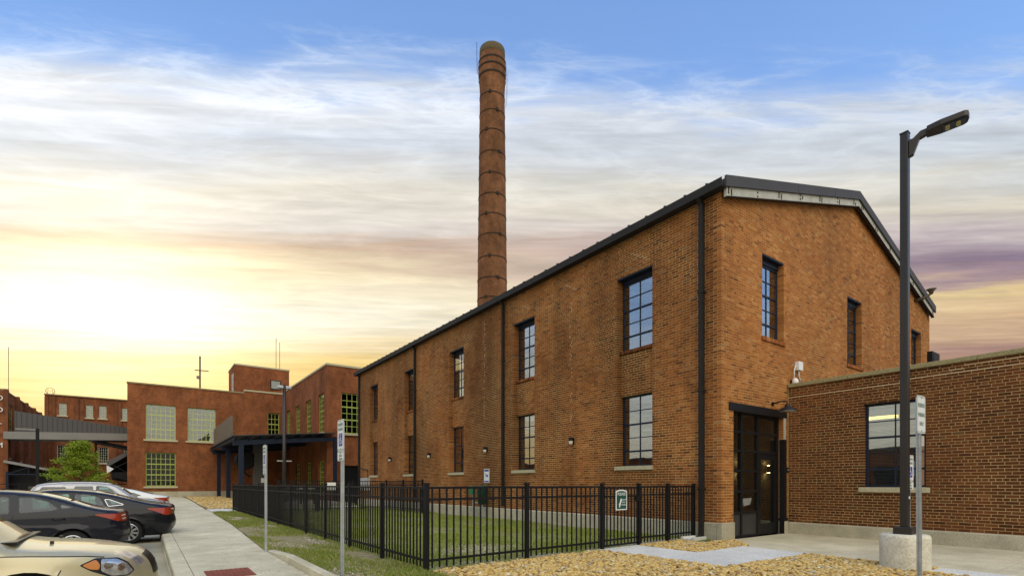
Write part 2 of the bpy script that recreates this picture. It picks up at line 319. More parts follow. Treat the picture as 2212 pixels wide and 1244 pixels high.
# ------------------------------------------------------------------ builders
class MB:
    def __init__(s): s.v = []; s.f = []; s.uv = []
    def face(s, pts, uv=None):
        i = len(s.v); s.v += [tuple(p) for p in pts]; s.f.append(tuple(range(i, i + len(pts)))); s.uv.append(uv); return s
    def add(s, vs_, fs):
        i = len(s.v); s.v += [tuple(p) for p in vs_]
        for q in fs: s.f.append(tuple(i + k for k in q)); s.uv.append(None)
        return s
    def box(s, x0, x1, y0, y1, z0, z1):
        return s.add([(x0, y0, z0), (x1, y0, z0), (x1, y1, z0), (x0, y1, z0), (x0, y0, z1), (x1, y0, z1), (x1, y1, z1), (x0, y1, z1)],
                     [(0, 3, 2, 1), (4, 5, 6, 7), (0, 1, 5, 4), (1, 2, 6, 5), (2, 3, 7, 6), (3, 0, 4, 7)])
    def prism(s, pts, fn, lo, hi):
        """2D outline pts extruded between lo and hi; fn(a,b,c) -> 3D"""
        n = len(pts); a = [fn(p[0], p[1], lo) for p in pts]; b = [fn(p[0], p[1], hi) for p in pts]
        fs = [tuple(range(n))[::-1], tuple(range(n, 2 * n))] + [(i, (i + 1) % n, n + (i + 1) % n, n + i) for i in range(n)]
        return s.add(a + b, fs)
    def tube(s, path, r, n=8, cap=True):
        path = [Vector(p) for p in path]; rings = []
        for i, p in enumerate(path):
            d = (path[min(i + 1, len(path) - 1)] - path[max(i - 1, 0)]).normalized()
            u = d.cross(Vector((0, 0, 1)));
            if u.length < 1e-3: u = d.cross(Vector((0, 1, 0)))
            u.normalize(); w = d.cross(u); rr = r[i] if isinstance(r, (list, tuple)) else r
            rings.append([p + (u * math.cos(2 * math.pi * k / n) + w * math.sin(2 * math.pi * k / n)) * rr for k in range(n)])
        vs_ = [q for g in rings for q in g]; fs = []
        for i in range(len(rings) - 1):
            for k in range(n): fs.append((i * n + k, i * n + (k + 1) % n, (i + 1) * n + (k + 1) % n, (i + 1) * n + k))
        if cap: fs += [tuple(range(n))[::-1], tuple((len(rings) - 1) * n + k for k in range(n))]
        return s.add(vs_, fs)
    def lathe(s, prof, c=(0, 0, 0), n=24, axis='z', cap=True):
        vs_ = []; fs = []
        for (r, h) in prof:
            for k in range(n):
                a = 2 * math.pi * k / n; x, y = r * math.cos(a), r * math.sin(a)
                p = (x, y, h) if axis == 'z' else ((x, h, y) if axis == 'y' else (h, x, y))
                vs_.append((c[0] + p[0], c[1] + p[1], c[2] + p[2]))
        m = len(prof)
        for i in range(m - 1):
            for k in range(n): fs.append((i * n + k, i * n + (k + 1) % n, (i + 1) * n + (k + 1) % n, (i + 1) * n + k))
        if cap: fs += [tuple(range(n))[::-1], tuple((m - 1) * n + k for k in range(n))]
        return s.add(vs_, fs)
    def mesh(s, name, m=None, smooth=False):
        me = bpy.data.meshes.new(name); me.from_pydata(s.v, [], s.f)
        if any(u is not None for u in s.uv):
            lay = me.uv_layers.new(name='wall'); k = 0
            for fi, u in enumerate(s.uv):
                for j in range(len(s.f[fi])):
                    lay.data[k].uv = u[j] if u else (0, 0); k += 1
        if m: me.materials.append(M[m])
        if smooth: me.shade_smooth()
        me.update(); return me
    def build(s, name, m, parent=None, smooth=False, local=False, bevel=0, auto=False, fixn=True):
        me = s.mesh(name, m, smooth)
        if fixn:
            b = bmesh.new(); b.from_mesh(me); bmesh.ops.recalc_face_normals(b, faces=b.faces); b.to_mesh(me); b.free()
        o = bpy.data.objects.new(name, me); col.objects.link(o); attach(o, parent, local)
        if bevel:
            md = o.modifiers.new('bevel', 'BEVEL'); md.width = bevel; md.segments = 2; md.limit_method = 'ANGLE'; md.angle_limit = R(40)
        if auto: me.set_sharp_from_angle(angle=R(38)) if smooth else None
        return o
def attach(o, parent, local=False):
    if parent is None: return
    o.parent = parent
    if not local and parent.type == 'EMPTY' and parent.parent is None:
        o.matrix_parent_inverse = Matrix.LocRotScale(parent.location, parent.rotation_euler, None).inverted()
def tag(o, label=None, cat=None, group=None, kind=None):
    for k, v in (('label', label), ('category', cat), ('group', group), ('kind', kind)):
        if v: o[k] = v
    return o
def thing(name, label, cat, loc=(0, 0, 0), rz=0, group=None):
    o = bpy.data.objects.new(name, None); col.objects.link(o); o.location = loc; o.rotation_euler = (0, 0, rz); o.empty_display_size = .2
    return tag(o, label, cat, group)
def struct(mb, name, m, **k): return tag(mb.build(name, m, **k), kind='structure')
UNIT = {}
def unit_box(m):
    if m not in UNIT: UNIT[m] = MB().box(-.5, .5, -.5, .5, -.5, .5).mesh('unit_' + m, m)
    return UNIT[m]
def box_obj(name, m, x0, x1, y0, y1, z0, z1, parent=None):
    o = bpy.data.objects.new(name, unit_box(m)); col.objects.link(o)
    o.location = ((x0 + x1) / 2, (y0 + y1) / 2, (z0 + z1) / 2); o.scale = (abs(x1 - x0), abs(y1 - y0), abs(z1 - z0)); attach(o, parent); return o
def text(name, body, size, mtx, m, parent, extrude=.0012, align='CENTER', sx=1.0):
    cu = bpy.data.curves.new(name, 'FONT'); cu.body = body; cu.size = size; cu.align_x = align; cu.align_y = 'CENTER'; cu.extrude = extrude; cu.resolution_u = 2
    t = bpy.data.objects.new('tmp', cu); col.objects.link(t)
    bpy.context.view_layer.update()
    me = bpy.data.meshes.new_from_object(t.evaluated_get(bpy.context.evaluated_depsgraph_get())); bpy.data.objects.remove(t)
    me.transform(mtx @ Matrix.Diagonal((sx, 1, 1, 1))); me.materials.clear(); me.materials.append(M[m])
    o = bpy.data.objects.new(name, me); col.objects.link(o); attach(o, parent); return o
def frame_mtx(origin, xd, zd):
    xd = Vector(xd).normalized(); zd = Vector(zd).normalized(); n = xd.cross(zd)
    return Matrix(((xd.x, zd.x, n.x, origin[0]), (xd.y, zd.y, n.y, origin[1]), (xd.z, zd.z, n.z, origin[2]), (0, 0, 0, 1)))
def gz(y):  # the ground climbs gently towards the far buildings
    t = min(1, max(0, (y - 27) / 20)); return .27 * t * t * (3 - 2 * t)

# ------------------------------------------------------------------ walls of single bricks
CH, BL, J = .0677, .200, .0132
def snap(z, z0): return z0 + round((z - z0) / CH) * CH
def gen_bricks(a0, a1, z0, z1, openings, lim=None, seed=0, depth=.09, quoin=False):
    """common bond: returns rectangles (a_lo, a_hi, z_lo, z_hi, back)"""
    out = []; rr = random.Random(seed); k = 0; n = int(round((z1 - z0) / CH))
    for k in range(n):
        zl, zh = z0 + k * CH + J / 2, z0 + (k + 1) * CH - J / 2; zc = (zl + zh) / 2
        lo, hi = (a0, a1) if lim is None else lim(zh)
        if hi - lo < .05: continue
        iv = [(lo, hi, depth, depth)]
        for (p, q, s, t, dp) in openings:
            if s - 1e-6 <= zc <= t + 1e-6:
                nv = []
                for (l, h_, dl, dh) in iv:
                    if q <= l or p >= h_: nv.append((l, h_, dl, dh)); continue
                    if p > l: nv.append((l, p, dl, dp))
                    if q < h_: nv.append((q, h_, dp, dh))
                iv = nv
        header = (k % 6 == 4); mod = (.1015 + J * .5) if header else (BL + J)
        off = (mod / 2 if k % 2 else 0.0) + (rr.random() - .5) * .02
        for (l, h_, dl, dh) in iv:
            i = math.floor((l - a0 - off) / mod); x = a0 + off + i * mod; cuts = [l]
            while x < h_:
                if x > l + .045 and x < h_ - .045: cuts.append(x)
                x += mod
            cuts.append(h_)
            for j in range(len(cuts) - 1):
                p, q = cuts[j], cuts[j + 1]
                p2 = p if (j == 0) else p + J / 2; q2 = q if j == len(cuts) - 2 else q - J / 2
                bk = depth
                if j == 0: bk = max(bk, dl)
                if quoin and j == 0 and l < a0 + .001: bk = .1965 if k % 2 else .095; q2 = min(q2, p2 + (.0975 if k % 2 else .2))
                if j == len(cuts) - 2: bk = max(bk, dh)
                out.append((p2, q2, zl, zh, bk))
    return out
def brick_coords(plane, pos, b, jit):
    p, q, zl, zh, bk = b
    return (pos - jit, pos + bk, p, q, zl, zh) if plane == 'X' else (p, q, pos - jit, pos + bk, zl, zh)
def lay_bricks(sets, thing_, wall_of, keyfn, matname, nind=300, name='brickwork'):
    """sets: list of (plane, pos, bricks, mat). The nind best by keyfn become single objects, the rest one mesh per material"""
    allb = []
    for (plane, pos, bl, mt) in sets:
        for b in bl: allb.append((plane, pos, b, mt))
    sc = [keyfn(brick_coords(pl, po, b, 0)) for (pl, po, b, mt) in allb]
    order = sorted(range(len(allb)), key=lambda i: -sc[i]); ind = set(order[:nind]); rest = {}
    for i, (pl, po, b, mt) in enumerate(allb):
        c = brick_coords(pl, po, b, random.uniform(-.001, .003))
        if i in ind: box_obj('brick', mt, *c, parent=wall_of[pl])
        else: rest.setdefault(mt, []).append(c)
    for mt, L in rest.items():
        A = np.array(L); n = len(A)
        idx = np.array([(0, 2, 4), (1, 2, 4), (1, 3, 4), (0, 3, 4), (0, 2, 5), (1, 2, 5), (1, 3, 5), (0, 3, 5)])
        V = A[:, idx].reshape(-1, 3)
        F = np.array([(0, 3, 2, 1), (4, 5, 6, 7), (0, 1, 5, 4), (1, 2, 6, 5), (2, 3, 7, 6), (3, 0, 4, 7)])
        F = (F[None] + 8 * np.arange(n)[:, None, None]).reshape(-1, 4)
        me = bpy.data.meshes.new(name); me.from_pydata(V.tolist(), [], F.tolist()); me.materials.append(M[mt]); me.update()
        o = bpy.data.objects.new(name, me); col.objects.link(o); attach(o, thing_); tag(o, kind='stuff')
def wall_face(mb, plane, pos, a0, a1, z0, z1, openings, reveal=True, uvs=True):
    """sheet of wall with rectangular openings and their reveals; faces the negative axis"""
    As = sorted({a0, a1, *[min(max(o[i], a0), a1) for o in openings for i in (0, 1)]}); Zs = sorted({z0, z1, *[min(max(o[i], z0), z1) for o in openings for i in (2, 3)]})
    P = (lambda a, z, d=0: (pos + d, a, z)) if plane == 'X' else (lambda a, z, d=0: (a, pos + d, z))
    for i in range(len(As) - 1):
        for j in range(len(Zs) - 1):
            ac, zc = (As[i] + As[i + 1]) / 2, (Zs[j] + Zs[j + 1]) / 2
            if any(o[0] < ac < o[1] and o[2] < zc < o[3] for o in openings): continue
            q = [(As[i], Zs[j]), (As[i + 1], Zs[j]), (As[i + 1], Zs[j + 1]), (As[i], Zs[j + 1])]
            mb.face([P(*t) for t in q], [t for t in q] if uvs else None)
    if reveal:
        for (p, q, s, t, d) in openings:
            for (A, B) in ((((p, s), (q, s)),) if s > z0 + 1e-4 else ()) + ( ((q, s), (q, t)), ((q, t), (p, t)), ((p, t), (p, s))):
                u = [(A[0] + A[1], A[1]), (B[0] + B[1], B[1]), (B[0] + B[1] + d, B[1]), (A[0] + A[1] + d, A[1])]
                if A[0] == B[0]: u = [(0, A[1]), (0, B[1]), (d, B[1]), (d, A[1])]
                mb.face([P(*A), P(*B), P(*B, d), P(*A, d)], u if uvs else None)
    return mb

def window(parent, plane, pos, a0, a1, z0, z1, cols, rows, fmat, gmat, thick=(), bar=.022, fr=.045, dep=.05, blind=False, sub=True):
    """steel sash: frame and glazing bars in one mesh, every pane a sub-part. pos is the outer face of the frame"""
    mb = MB(); P = (lambda a, b, c, d, e, f: (c, d, a, b, e, f)) if plane == 'X' else (lambda a, b, c, d, e, f: (a, b, c, d, e, f))
    bx = lambda a, b, e, f, d0=0, d1=dep: mb.box(*P(a, b, pos + d0, pos + d1, e, f))
    bx(a0, a0 + fr, z0, z1); bx(a1 - fr, a1, z0, z1); bx(a0 + fr, a1 - fr, z0, z0 + fr); bx(a0 + fr, a1 - fr, z1 - fr, z1)
    A0, A1, Z0, Z1 = a0 + fr, a1 - fr, z0 + fr, z1 - fr; w, h_ = (A1 - A0) / cols, (Z1 - Z0) / rows
    for i in range(1, cols): bx(A0 + i * w - bar / 2, A0 + i * w + bar / 2, Z0, Z1, .008, dep - .012)
    for j in range(1, rows):
        t = bar * (2.2 if j in thick else 1)
        bx(A0, A1, Z0 + j * h_ - t / 2, Z0 + j * h_ + t / 2, .004 if j in thick else .010, dep - .010)
    o = mb.build('window', fmat, parent)
    for i in range(cols):
        for j in range(rows):
            box_obj('pane', gmat, *P(A0 + i * w, A0 + (i + 1) * w, pos + dep * .5, pos + dep * .5 + .006, Z0 + j * h_, Z0 + (j + 1) * h_), parent=o)
    if blind:
        b = MB(); z = Z0 + .02
        while z < Z1: b.box(*P(A0, A1, pos + dep + .10, pos + dep + .125, z, z + .006)); z += .034
        b.build('blind', 'blind', o)
    return o

# ================================================================== the ground
struct(MB().face([(-900, -900, -.33), (900, -900, -.33), (900, 900, -.33), (-900, 900, -.33)]), 'ground', 'dirt')
struct(MB().box(-70, .36, -40, 58, -.329, -.28), 'parking_lot', 'asphalt')
struct(MB().box(-70, 60, 58.01, 140, -.329, .05), 'courtyard', 'asphalt')
# kerb in sections
kerb = struct(MB().box(.36, .60, -8, 53, -.328, -.10), 'kerb', 'concrete_old')
y = -8.0
while y < 52:
    MB().prism([(.352, -.27), (.375, -.075), (.40, -.055), (.60, -.055), (.60, -.27)], lambda a, b, c: (a, c, b + gz(c)), y + .006, min(y + 3.04, 52.9)).build('kerb_stone', 'concrete_walk', kerb)
    y += 3.05
def xr(y):
    pts = [(-8, 2.05), (11.85, 2.05), (20.4, 2.45), (28, 2.62), (60, 2.62)]
    for (a, b), (c, d) in zip(pts, pts[1:]):
        if a <= y <= c: return b + (d - b) * (y - a) / (c - a)
    return 2.05
walk = struct(MB().box(.61, 2.0, -8, 27.9, -.328, -.10), 'pavement', 'concrete_old')
ys = [-8, -5, -2, 1, 4, 7, 9.0, 11.9, 14.8, 17.7, 20.6, 23.5, 26.4, 28.4, 31.4, 34.4, 38, 42, 46, 50, 52.9]
for a, b in zip(ys, ys[1:]):
    n = 4; mb = MB()
    for i in range(n):
        p, q = a + (b - a - .012) * i / n, a + (b - a - .012) * (i + 1) / n
        c = [(.612, p), (xr(p), p), (xr(q), q), (.612, q)]
        t = [(x, y_, -.06 + gz(y_)) for x, y_ in c]; u = [(x, y_, -.30) for x, y_ in c]
        mb.face(t); mb.face([u[1], t[1], t[2], u[2]]); mb.face([u[0], t[0], t[3], u[3]])
        if i == 0: mb.face([u[0], u[1], t[1], t[0]])
        if i == n - 1: mb.face([u[3], u[2], t[2], t[3]])
    mb.build('slab', 'concrete_walk', walk)
MB().prism([(2.63, 28.5), (10.5, 28.5), (10.5, 31.4), (2.63, 31.4)], lambda a, b, c: (a, b, c), -.25, .012).build('slab', 'concrete_new', walk)
# raised edge between the pavement and the verge
edge_k = struct(MB().box(2.062, 2.19, -8, 11.6, -.32, -.10), 'verge_kerb', 'concrete_old')
y = -8.0
while y < 11.5:
    y1 = min(y + 1.8, 11.7)
    MB().prism([(2.058, -.10), (2.075, .035), (2.10, .05), (2.21, .05), (2.21, -.10)], lambda a, b, c: (a, c, b - (.09 if c > 11.6 else 0)), y + .004, y1 - .004).build('kerb_stone', 'concrete_walk', edge_k)
    y += 1.8
# verge, lawn, gravel bed: uneven sheets
def sheet(name, m, x0, x1, y0, y1, nx, ny, fz, kind='structure'):
    mb = MB(); P = [[None] * (ny + 1) for _ in range(nx + 1)]
    for i in range(nx + 1):
        for j in range(ny + 1):
            y_ = y0 + (y1 - y0) * j / ny; xa = x0(y_) if callable(x0) else x0; x = xa + (x1 - xa) * i / nx
            mb.v.append((x, y_, fz(x, y_)))
    for i in range(nx):
        for j in range(ny):
            k = i * (ny + 1) + j; mb.f.append((k, k + ny + 1, k + ny + 2, k + 1)); mb.uv.append(None)
    return tag(mb.build(name, m, smooth=True), kind=kind)
def bumps(x, y): return .010 * math.sin(3.1 * x + 1.7 * y) + .012 * math.sin(1.3 * x - 2.9 * y) + .006 * math.sin(7 * x + 5 * y)
sheet('verge', 'dirt', lambda y_: xr(y_) + (.14 if y_ < 11.7 else .0), 3.52, -8, 28.45, 8, 90, lambda x, y: -.045 + .035 * (x - 2.1) / 1.4 + bumps(x, y) * .8)
sheet('lawn', 'lawn_soil', 3.521, 11.1, 7.12, 32.5, 20, 60, lambda x, y: -.005 + bumps(x, y) * .6)
sheet('gravel_bed', 'dirt', 3.521, 10.36, -8, 7.12, 20, 40, lambda x, y: -.02 + bumps(x, y) * .5)
sheet('far_gravel_bed', 'dirt', 2.63, 5.3, 31.42, 52.95, 6, 20, lambda x, y: -.03 + gz(y))
struct(MB().box(5.31, 11, 32.6, 52.95, -.3, .12), 'porch_floor', 'concrete')
# entrance apron and the new path
apron = struct(MB().box(10.36, 40, -30, 6.95, -.32, -.05), 'apron', 'concrete_old')
for (a, b) in ((-30, -4), (-4, -1.0), (-1.0, 2.0), (2.0, 4.45), (4.45, 6.93)):
    MB().box(10.365, 14.29, a + .005, b - .005, -.2, .0).build('slab', 'concrete_walk', apron, bevel=.006)
MB().box(9.75, 10.36, -6, 2.62, -.2, .008).build('slab', 'concrete_new', apron, bevel=.008)
pathn = struct(MB().box(7.5, 10.36, 4.62, 5.95, -.2, .022), 'path', 'concrete_new', bevel=.01)
MB().box(7.5, 8.72, 5.956, 7.42, -.2, .022).build('slab', 'concrete_new', pathn, bevel=.01)
# tactile plate let into the pavement
tp = thing('tactile_plate', 'brick red ribbed tactile warning plate set into the pavement', 'tactile plate', (1.08, 9.25, -.056))
MB().box(.76, 1.40, 8.72, 9.56, -.08, -.053).build('plate', 'tactile', tp)
for i in range(9): box_obj('rib', 'tactile', .79 + i * .068, .79 + i * .068 + .034, 8.75, 9.53, -.054, -.046, tp)

# ================================================================== the brick mill building
X0, Y0, X1, Y1 = 11.1, 6.9, 26.0, 32.2
ZB = .42; EAVE = ZB + 117 * CH
mill = thing('brick_building', 'two-storey orange brick mill building with dark gabled metal roof', 'building', (X0, Y0, 0))
bays = [8.93, 14.05, 18.97, 23.86, 28.92]; BW = 1.26
zl0, zl1, zu0, zu1 = snap(1.85, ZB), snap(3.86, ZB), snap(5.15, ZB), snap(7.24, ZB)
RB, RW = .14, .10
bay_open = [(b, b + BW, zl0, zu1, RB + RW + .05) for b in bays]
big = lambda L, e=.004: [(o[0] - e, o[1] + e, o[2] - (e if len(o) < 6 else 0), o[3] + e, o[4]) for o in L]
gw = [(12.95, 14.07), (18.12, 19.24), (23.88, 25.0)]; gz0, gz1 = snap(5.18, ZB), snap(7.30, ZB)
door_o = (11.62, 14.04, 0.0, snap(3.30, ZB), .20)
lint_o = (11.40, 14.22, snap(3.15, ZB), snap(3.34, ZB), .02)
g_open = [(a, b, gz0, gz1, .22) for a, b in gw]
SL = .285
glim = lambda z: (X0, X1) if z <= EAVE else (X0 + (z - EAVE) / SL, X1 - (z - EAVE) / SL)
# mortar walls
mb = MB(); wall_face(mb, 'X', X0 + .0025, Y0 + .0025, Y1, ZB, EAVE, big(bay_open), uvs=False)
for b in bays: wall_face(mb, 'X', X0 + RB + .0025, b, b + BW, zl1, zu0, [], uvs=False); mb.box(X0 + RB + .003, X0 + RB + .14, b, b + BW, zl1 + .001, zl1 + .006); 
wl = mb.build('side_wall', 'mortar', mill)
mb = MB(); wall_face(mb, 'Y', Y0 + .0025, X0 + .0025, X1, ZB, EAVE, big(g_open) + [(11.616, 14.044, ZB, snap(3.30, ZB), .22), (14.3, X1, ZB, 3.9, .02)], uvs=False)
mb.face([(X0 + .0025, Y0 + .0025, EAVE), (X1, Y0 + .0025, EAVE), ((X0 + X1) / 2, Y0 + .0025, EAVE + 7.45 * SL)])
wg = mb.build('gable_wall', 'mortar_gable', mill)
side = gen_bricks(Y0 + .105, Y1, ZB, EAVE, bay_open, seed=1, lim=lambda z: (Y0 + (.2095 if int((z - ZB) / CH) % 2 else .108), Y1))
sets = [('X', X0, side, 'brick')]
for b in bays:
    sets.append(('X', X0 + RB, gen_bricks(b + .004, b + BW - .004, zl1, zu0 - .0, [], seed=3), 'brick'))
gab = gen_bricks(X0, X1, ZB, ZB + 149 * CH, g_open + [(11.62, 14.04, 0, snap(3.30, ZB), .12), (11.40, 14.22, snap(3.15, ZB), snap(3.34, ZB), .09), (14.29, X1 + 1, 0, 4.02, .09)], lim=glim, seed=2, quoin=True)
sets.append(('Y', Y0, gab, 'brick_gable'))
def key_mill(c):
    x, y, z = (c[0] + c[1]) / 2, (c[2] + c[3]) / 2, (c[4] + c[5]) / 2
    if c[1] - c[0] < .15 and c[3] - c[2] < .15: return 0
    if z > 4.2 or (z < 1.4 and y > 7.6): return 0
    return 1 / math.dist((x, y, z), (0, 0, 1.35))
lay_bricks(sets, mill, {'X': wl, 'Y': wg}, key_mill, None)
# rowlock brick sills, concrete sills, plinth
for b in bays:
    box_obj('lower_sill', 'sill_stone', X0 - .06, X0 + RB + .14, b - .04, b + BW + .06, zl0 - .10, zl0 + .01, mill)
    for k in range(15):
        w_ = BW / 15; box_obj('brick', 'brick', X0 + RB - .05, X0 + RB + .15, b + k * w_ + .004, b + (k + 1) * w_ - .004, zu0 - .075, zu0 + .012, wl)
for a, b in gw:
    n = 13; w_ = (b - a + .10) / n
    for k in range(n): box_obj('brick', 'brick', a - .05 + k * w_ + .004, a - .05 + (k + 1) * w_ - .004, Y0 - .05, Y0 + .24, gz0 - .09, gz0 + .006, wg)
MB().prism([(X0 - .05, -.2), (X0 - .05, ZB - .03), (X0 - .02, ZB), (X0 + .2, ZB), (X0 + .2, -.2)], lambda a, b, c: (a, c, b), Y0 + .10, Y1).build('plinth', 'concrete', mill)
MB().box(X0 - .051, 11.61, Y0 - .05, Y0 + .10, -.2, ZB + .002).build('plinth', 'concrete', mill, bevel=.015)
MB().box(14.05, 14.25, Y0 - .04, Y0 + .22, -.2, .34).build('plinth', 'concrete', mill, bevel=.01)
# closed shell behind the two street walls
mb = MB(); mb.box(X1 - .3, X1, Y0 + .3, Y1, 0, EAVE); mb.box(X0 + .3, X1 - .3, Y1 - .3, Y1, 0, EAVE)
mb.box(X0 + .32, X1 - .3, Y0 + .35, Y1 - .3, -.02, .02)
mb.build('rear_wall', 'interior', mill)
MB().box(X0 + .32, X1 - .31, Y0 + .35, Y1 - .31, 4.3, 4.6).build('upper_floor', 'interior', mill)
MB().box(X0 + 4.2, X0 + 4.3, Y0 + 3.0, Y1 - .31, .02, 8.2).build('partition', 'interior', mill)
MB().box(X0 + .32, X1 - .31, 9.15, 9.25, .02, 4.3).build('partition', 'interior', mill)
# windows
for b in bays:
    window(mill, 'X', X0 + RB + RW, b + .01, b + BW - .01, zl0 + .01, zl1 - .01, 2, 5, 'frame_navy', 'glass', thick=(1, 3))
    MB().box(X0 + .012, X0 + RB + RW + .04, b + .002, b + BW - .002, zu1 - .035, zu1 + .003).build('lintel', 'frame_navy', mill); MB().box(X0 + RB + RW - .03, X0 + RB + RW + .03, b + .012, b + BW - .012, zu1 - .13, zu1 - .036).build('head_rail', 'frame_navy', mill)
    window(mill, 'X', X0 + RB + RW, b + .01, b + BW - .01, zu0 + .012, zu1 - .135, 2, 5, 'frame_navy', 'glass', thick=(1, 3))
for a, b in gw:
    MB().box(a + .002, b - .002, Y0 + .012, Y0 + .215, gz1 - .035, gz1 + .003).build('lintel', 'frame_navy', mill); MB().box(a + .012, b - .012, Y0 + .14, Y0 + .20, gz1 - .16, gz1 - .036).build('head_rail', 'frame_navy', mill)
    window(mill, 'Y', Y0 + .17, a + .01, b - .01, gz0 + .01, gz1 - .165, 2, 5, 'frame_navy', 'glass', thick=(1, 3))
# entrance: lintel, glazed screen, door
MB().box(11.41, 14.21, Y0 - .02, Y0 + .21, snap(3.15, ZB) + .004, snap(3.34, ZB) - .004).build('lintel', 'frame_black', mill)
mb = MB(); Yd = Y0 + .12; zt = snap(3.15, ZB)
cols_ = [11.66, 12.20, 12.98, 14.0]; rows_ = [.03, .62, 1.16, 1.68, 2.18, 2.66, zt]
for x in cols_: mb.box(x - .035, x + .035, Yd, Yd + .10, .0, zt)
for z in rows_: mb.box(11.69, 12.945, Yd + .006, Yd + .09, max(0, z - .03), z + .03)
for z in (2.18, 2.66, zt - .03): mb.box(13.015, 13.965, Yd + .007, Yd + .09, z - .035, z + .035)
scr = mb.build('entrance_screen', 'frame_black', mill)
for i in range(2):
    a, b = cols_[i] + .03, cols_[i + 1] - .03
    box_obj('kick_panel', 'door_panel', a, b, Yd + .03, Yd + .06, .05, .60, scr)
    for j in range(1, 6): box_obj('pane', 'glass_dark', a, b, Yd + .04, Yd + .046, rows_[j], rows_[j + 1], scr)
for j in (4, 5): box_obj('pane', 'glass_dark', 13.01, 13.97, Yd + .04, Yd + .046, rows_[j], rows_[j + 1], scr)
mb = MB(); d0, d1 = 13.02, 13.96
mb.box(d0, d0 + .12, Yd + .02, Yd + .07, .02, 2.14); mb.box(d1 - .12, d1, Yd + .02, Yd + .07, .02, 2.14); mb.box(d0 + .12, d1 - .12, Yd + .02, Yd + .07, .02, .30); mb.box(d0 + .12, d1 - .12, Yd + .02, Yd + .07, 1.99, 2.14)
dr = mb.build('door', 'frame_black', mill)
box_obj('pane', 'glass_dark', d0 + .11, d1 - .11, Yd + .04, Yd + .046, .29, 2.0, dr)
MB().tube([(d0 + .06, Yd + .02, .85), (d0 + .06, Yd - .05, .88), (d0 + .06, Yd - .05, 1.22), (d0 + .06, Yd + .02, 1.25)], .013).build('handle', 'frame_black', dr, smooth=True)
MB().box(14.055, 14.15, Y0 - .018, Y0 + .10, 1.95 + .6, snap(3.15, ZB)).build('quoin', 'steel_channel', mill)
MB().box(14.035, 14.17, Y0 - .03, Y0 + .10, .0, 2.55).build('door_jamb', 'frame_black', mill)
lb = thing('leaflet_holder', 'small white leaflet holder fixed inside the entrance glazing', 'leaflet holder', (12.6, Yd + .02, .8))
MB().prism([(12.40, .78), (12.70, .82), (12.78, .99), (12.36, .97)], lambda a, b, c: (a, c, b), Yd + .062, Yd + .09).build('holder', 'white_metal', lb)
for i, x in enumerate((15.55, 17.35)):
    s_ = thing('wall_sconce', ['glowing up and down sconce behind the fixed entrance glazing', 'glowing up and down sconce behind the glass entrance door'][i], 'wall light', (x, 9.1, 1.85), group='lit sconces inside the entrance')
    MB().lathe([(.05, -.12), (.05, .12)], (x, 9.02, 1.85), 12).build('body', 'frame_black', s_)
    for sg in (-1, 1): MB().lathe([(.045, 0), (.045, .006)], (x, 9.02, 1.85 + sg * .127), 12).build('lens', 'sconce_glow', s_)
# roof
RX0, RX1, RY0, RY1, XM = X0 - .13, X1 + .03, Y0 - .19, Y1 + .3, (X0 + X1) / 2
zE = EAVE + .0; zR = zE + (XM - RX0) * SL
rf = MB()
rf.prism([(RX0, zE), (XM, zR), (RX1, zE), (RX1, zE + .14), (XM, zR + .14), (RX0, zE + .14)], lambda a, b, c: (a, c, b), RY0 + .03, RY1)
roof = rf.build('roof', 'roof_metal', mill)
y = RY0 + .5
while y < RY1:
    for sg in (-1, 1):
        xa = RX0 if sg < 0 else RX1
        MB().prism([(xa, zE + .141), (XM, zR + .141), (XM, zR + .25), (xa, zE + .25)], lambda a, b, c: (a, c, b), y, y + .035).build('seam', 'roof_metal', roof)
    y += .61
# rake trim in lengths, steel channel with bolt plates
for sg in (-1, 1):
    xa = RX0 if sg < 0 else RX1
    f_ = lambda t: (xa + (XM - xa) * t, zE + (zR - zE) * t)
    for (t0, t1) in ((0, .46), (.462, .76), (.762, 1.0)):
        (a, z_), (b, w_) = f_(t0), f_(t1)
        MB().prism([(a, z_ - .06), (b, w_ - .06), (b, w_ + .20), (a, z_ + .20)], lambda p, q, c: (p, c, q), RY0 - .02, RY0 + .028).build('rake_trim', 'roof_metal', roof)
    (a, z_), (b, w_) = f_(0.012), f_(1.0)
    ch = MB().prism([(a, z_ - .27), (b, w_ - .27), (b, w_ - .062), (a, z_ - .062)], lambda p, q, c: (p, c, q), RY0 + .03, RY0 + .10).build('steel_channel', 'steel_channel', mill)
    MB().prism([(a, z_ - .285), (b, w_ - .285), (b, w_ - .272), (a, z_ - .272)], lambda p, q, c: (p, c, q), RY0 + .01, RY0 + .11).build('flange', 'rust_dark', ch)
    for k in range(7):
        t = .03 + k * .155; a, z_ = f_(t)
        for i in range(2):
            for j in range(3):
                if random.random() < .85: MB().lathe([(.024, 0), (.024, .012)], (a - .06 + i * .12, RY0 + .018, z_ - .21 + j * .05), 6, axis='y').build('bolt', 'rust_dark', ch)
    for k in range(8):
        t = .06 + k * .125; a, z_ = f_(t)
        MB().box(a - .05, a + .05, RY0 + .102, Y0 + .05, z_ - .16, z_ - .035).build('outlooker', 'rust_dark', mill)
MB().prism([(RX0 + .02, zE - .03), (XM, zR - .03), (RX1 - .02, zE - .03), (RX1 - .02, zE - .005), (XM, zR - .005), (RX0 + .02, zE - .005)], lambda a, b, c: (a, c, b), RY0 + .11, Y0 + .2).build('soffit', 'rust_dark', mill)
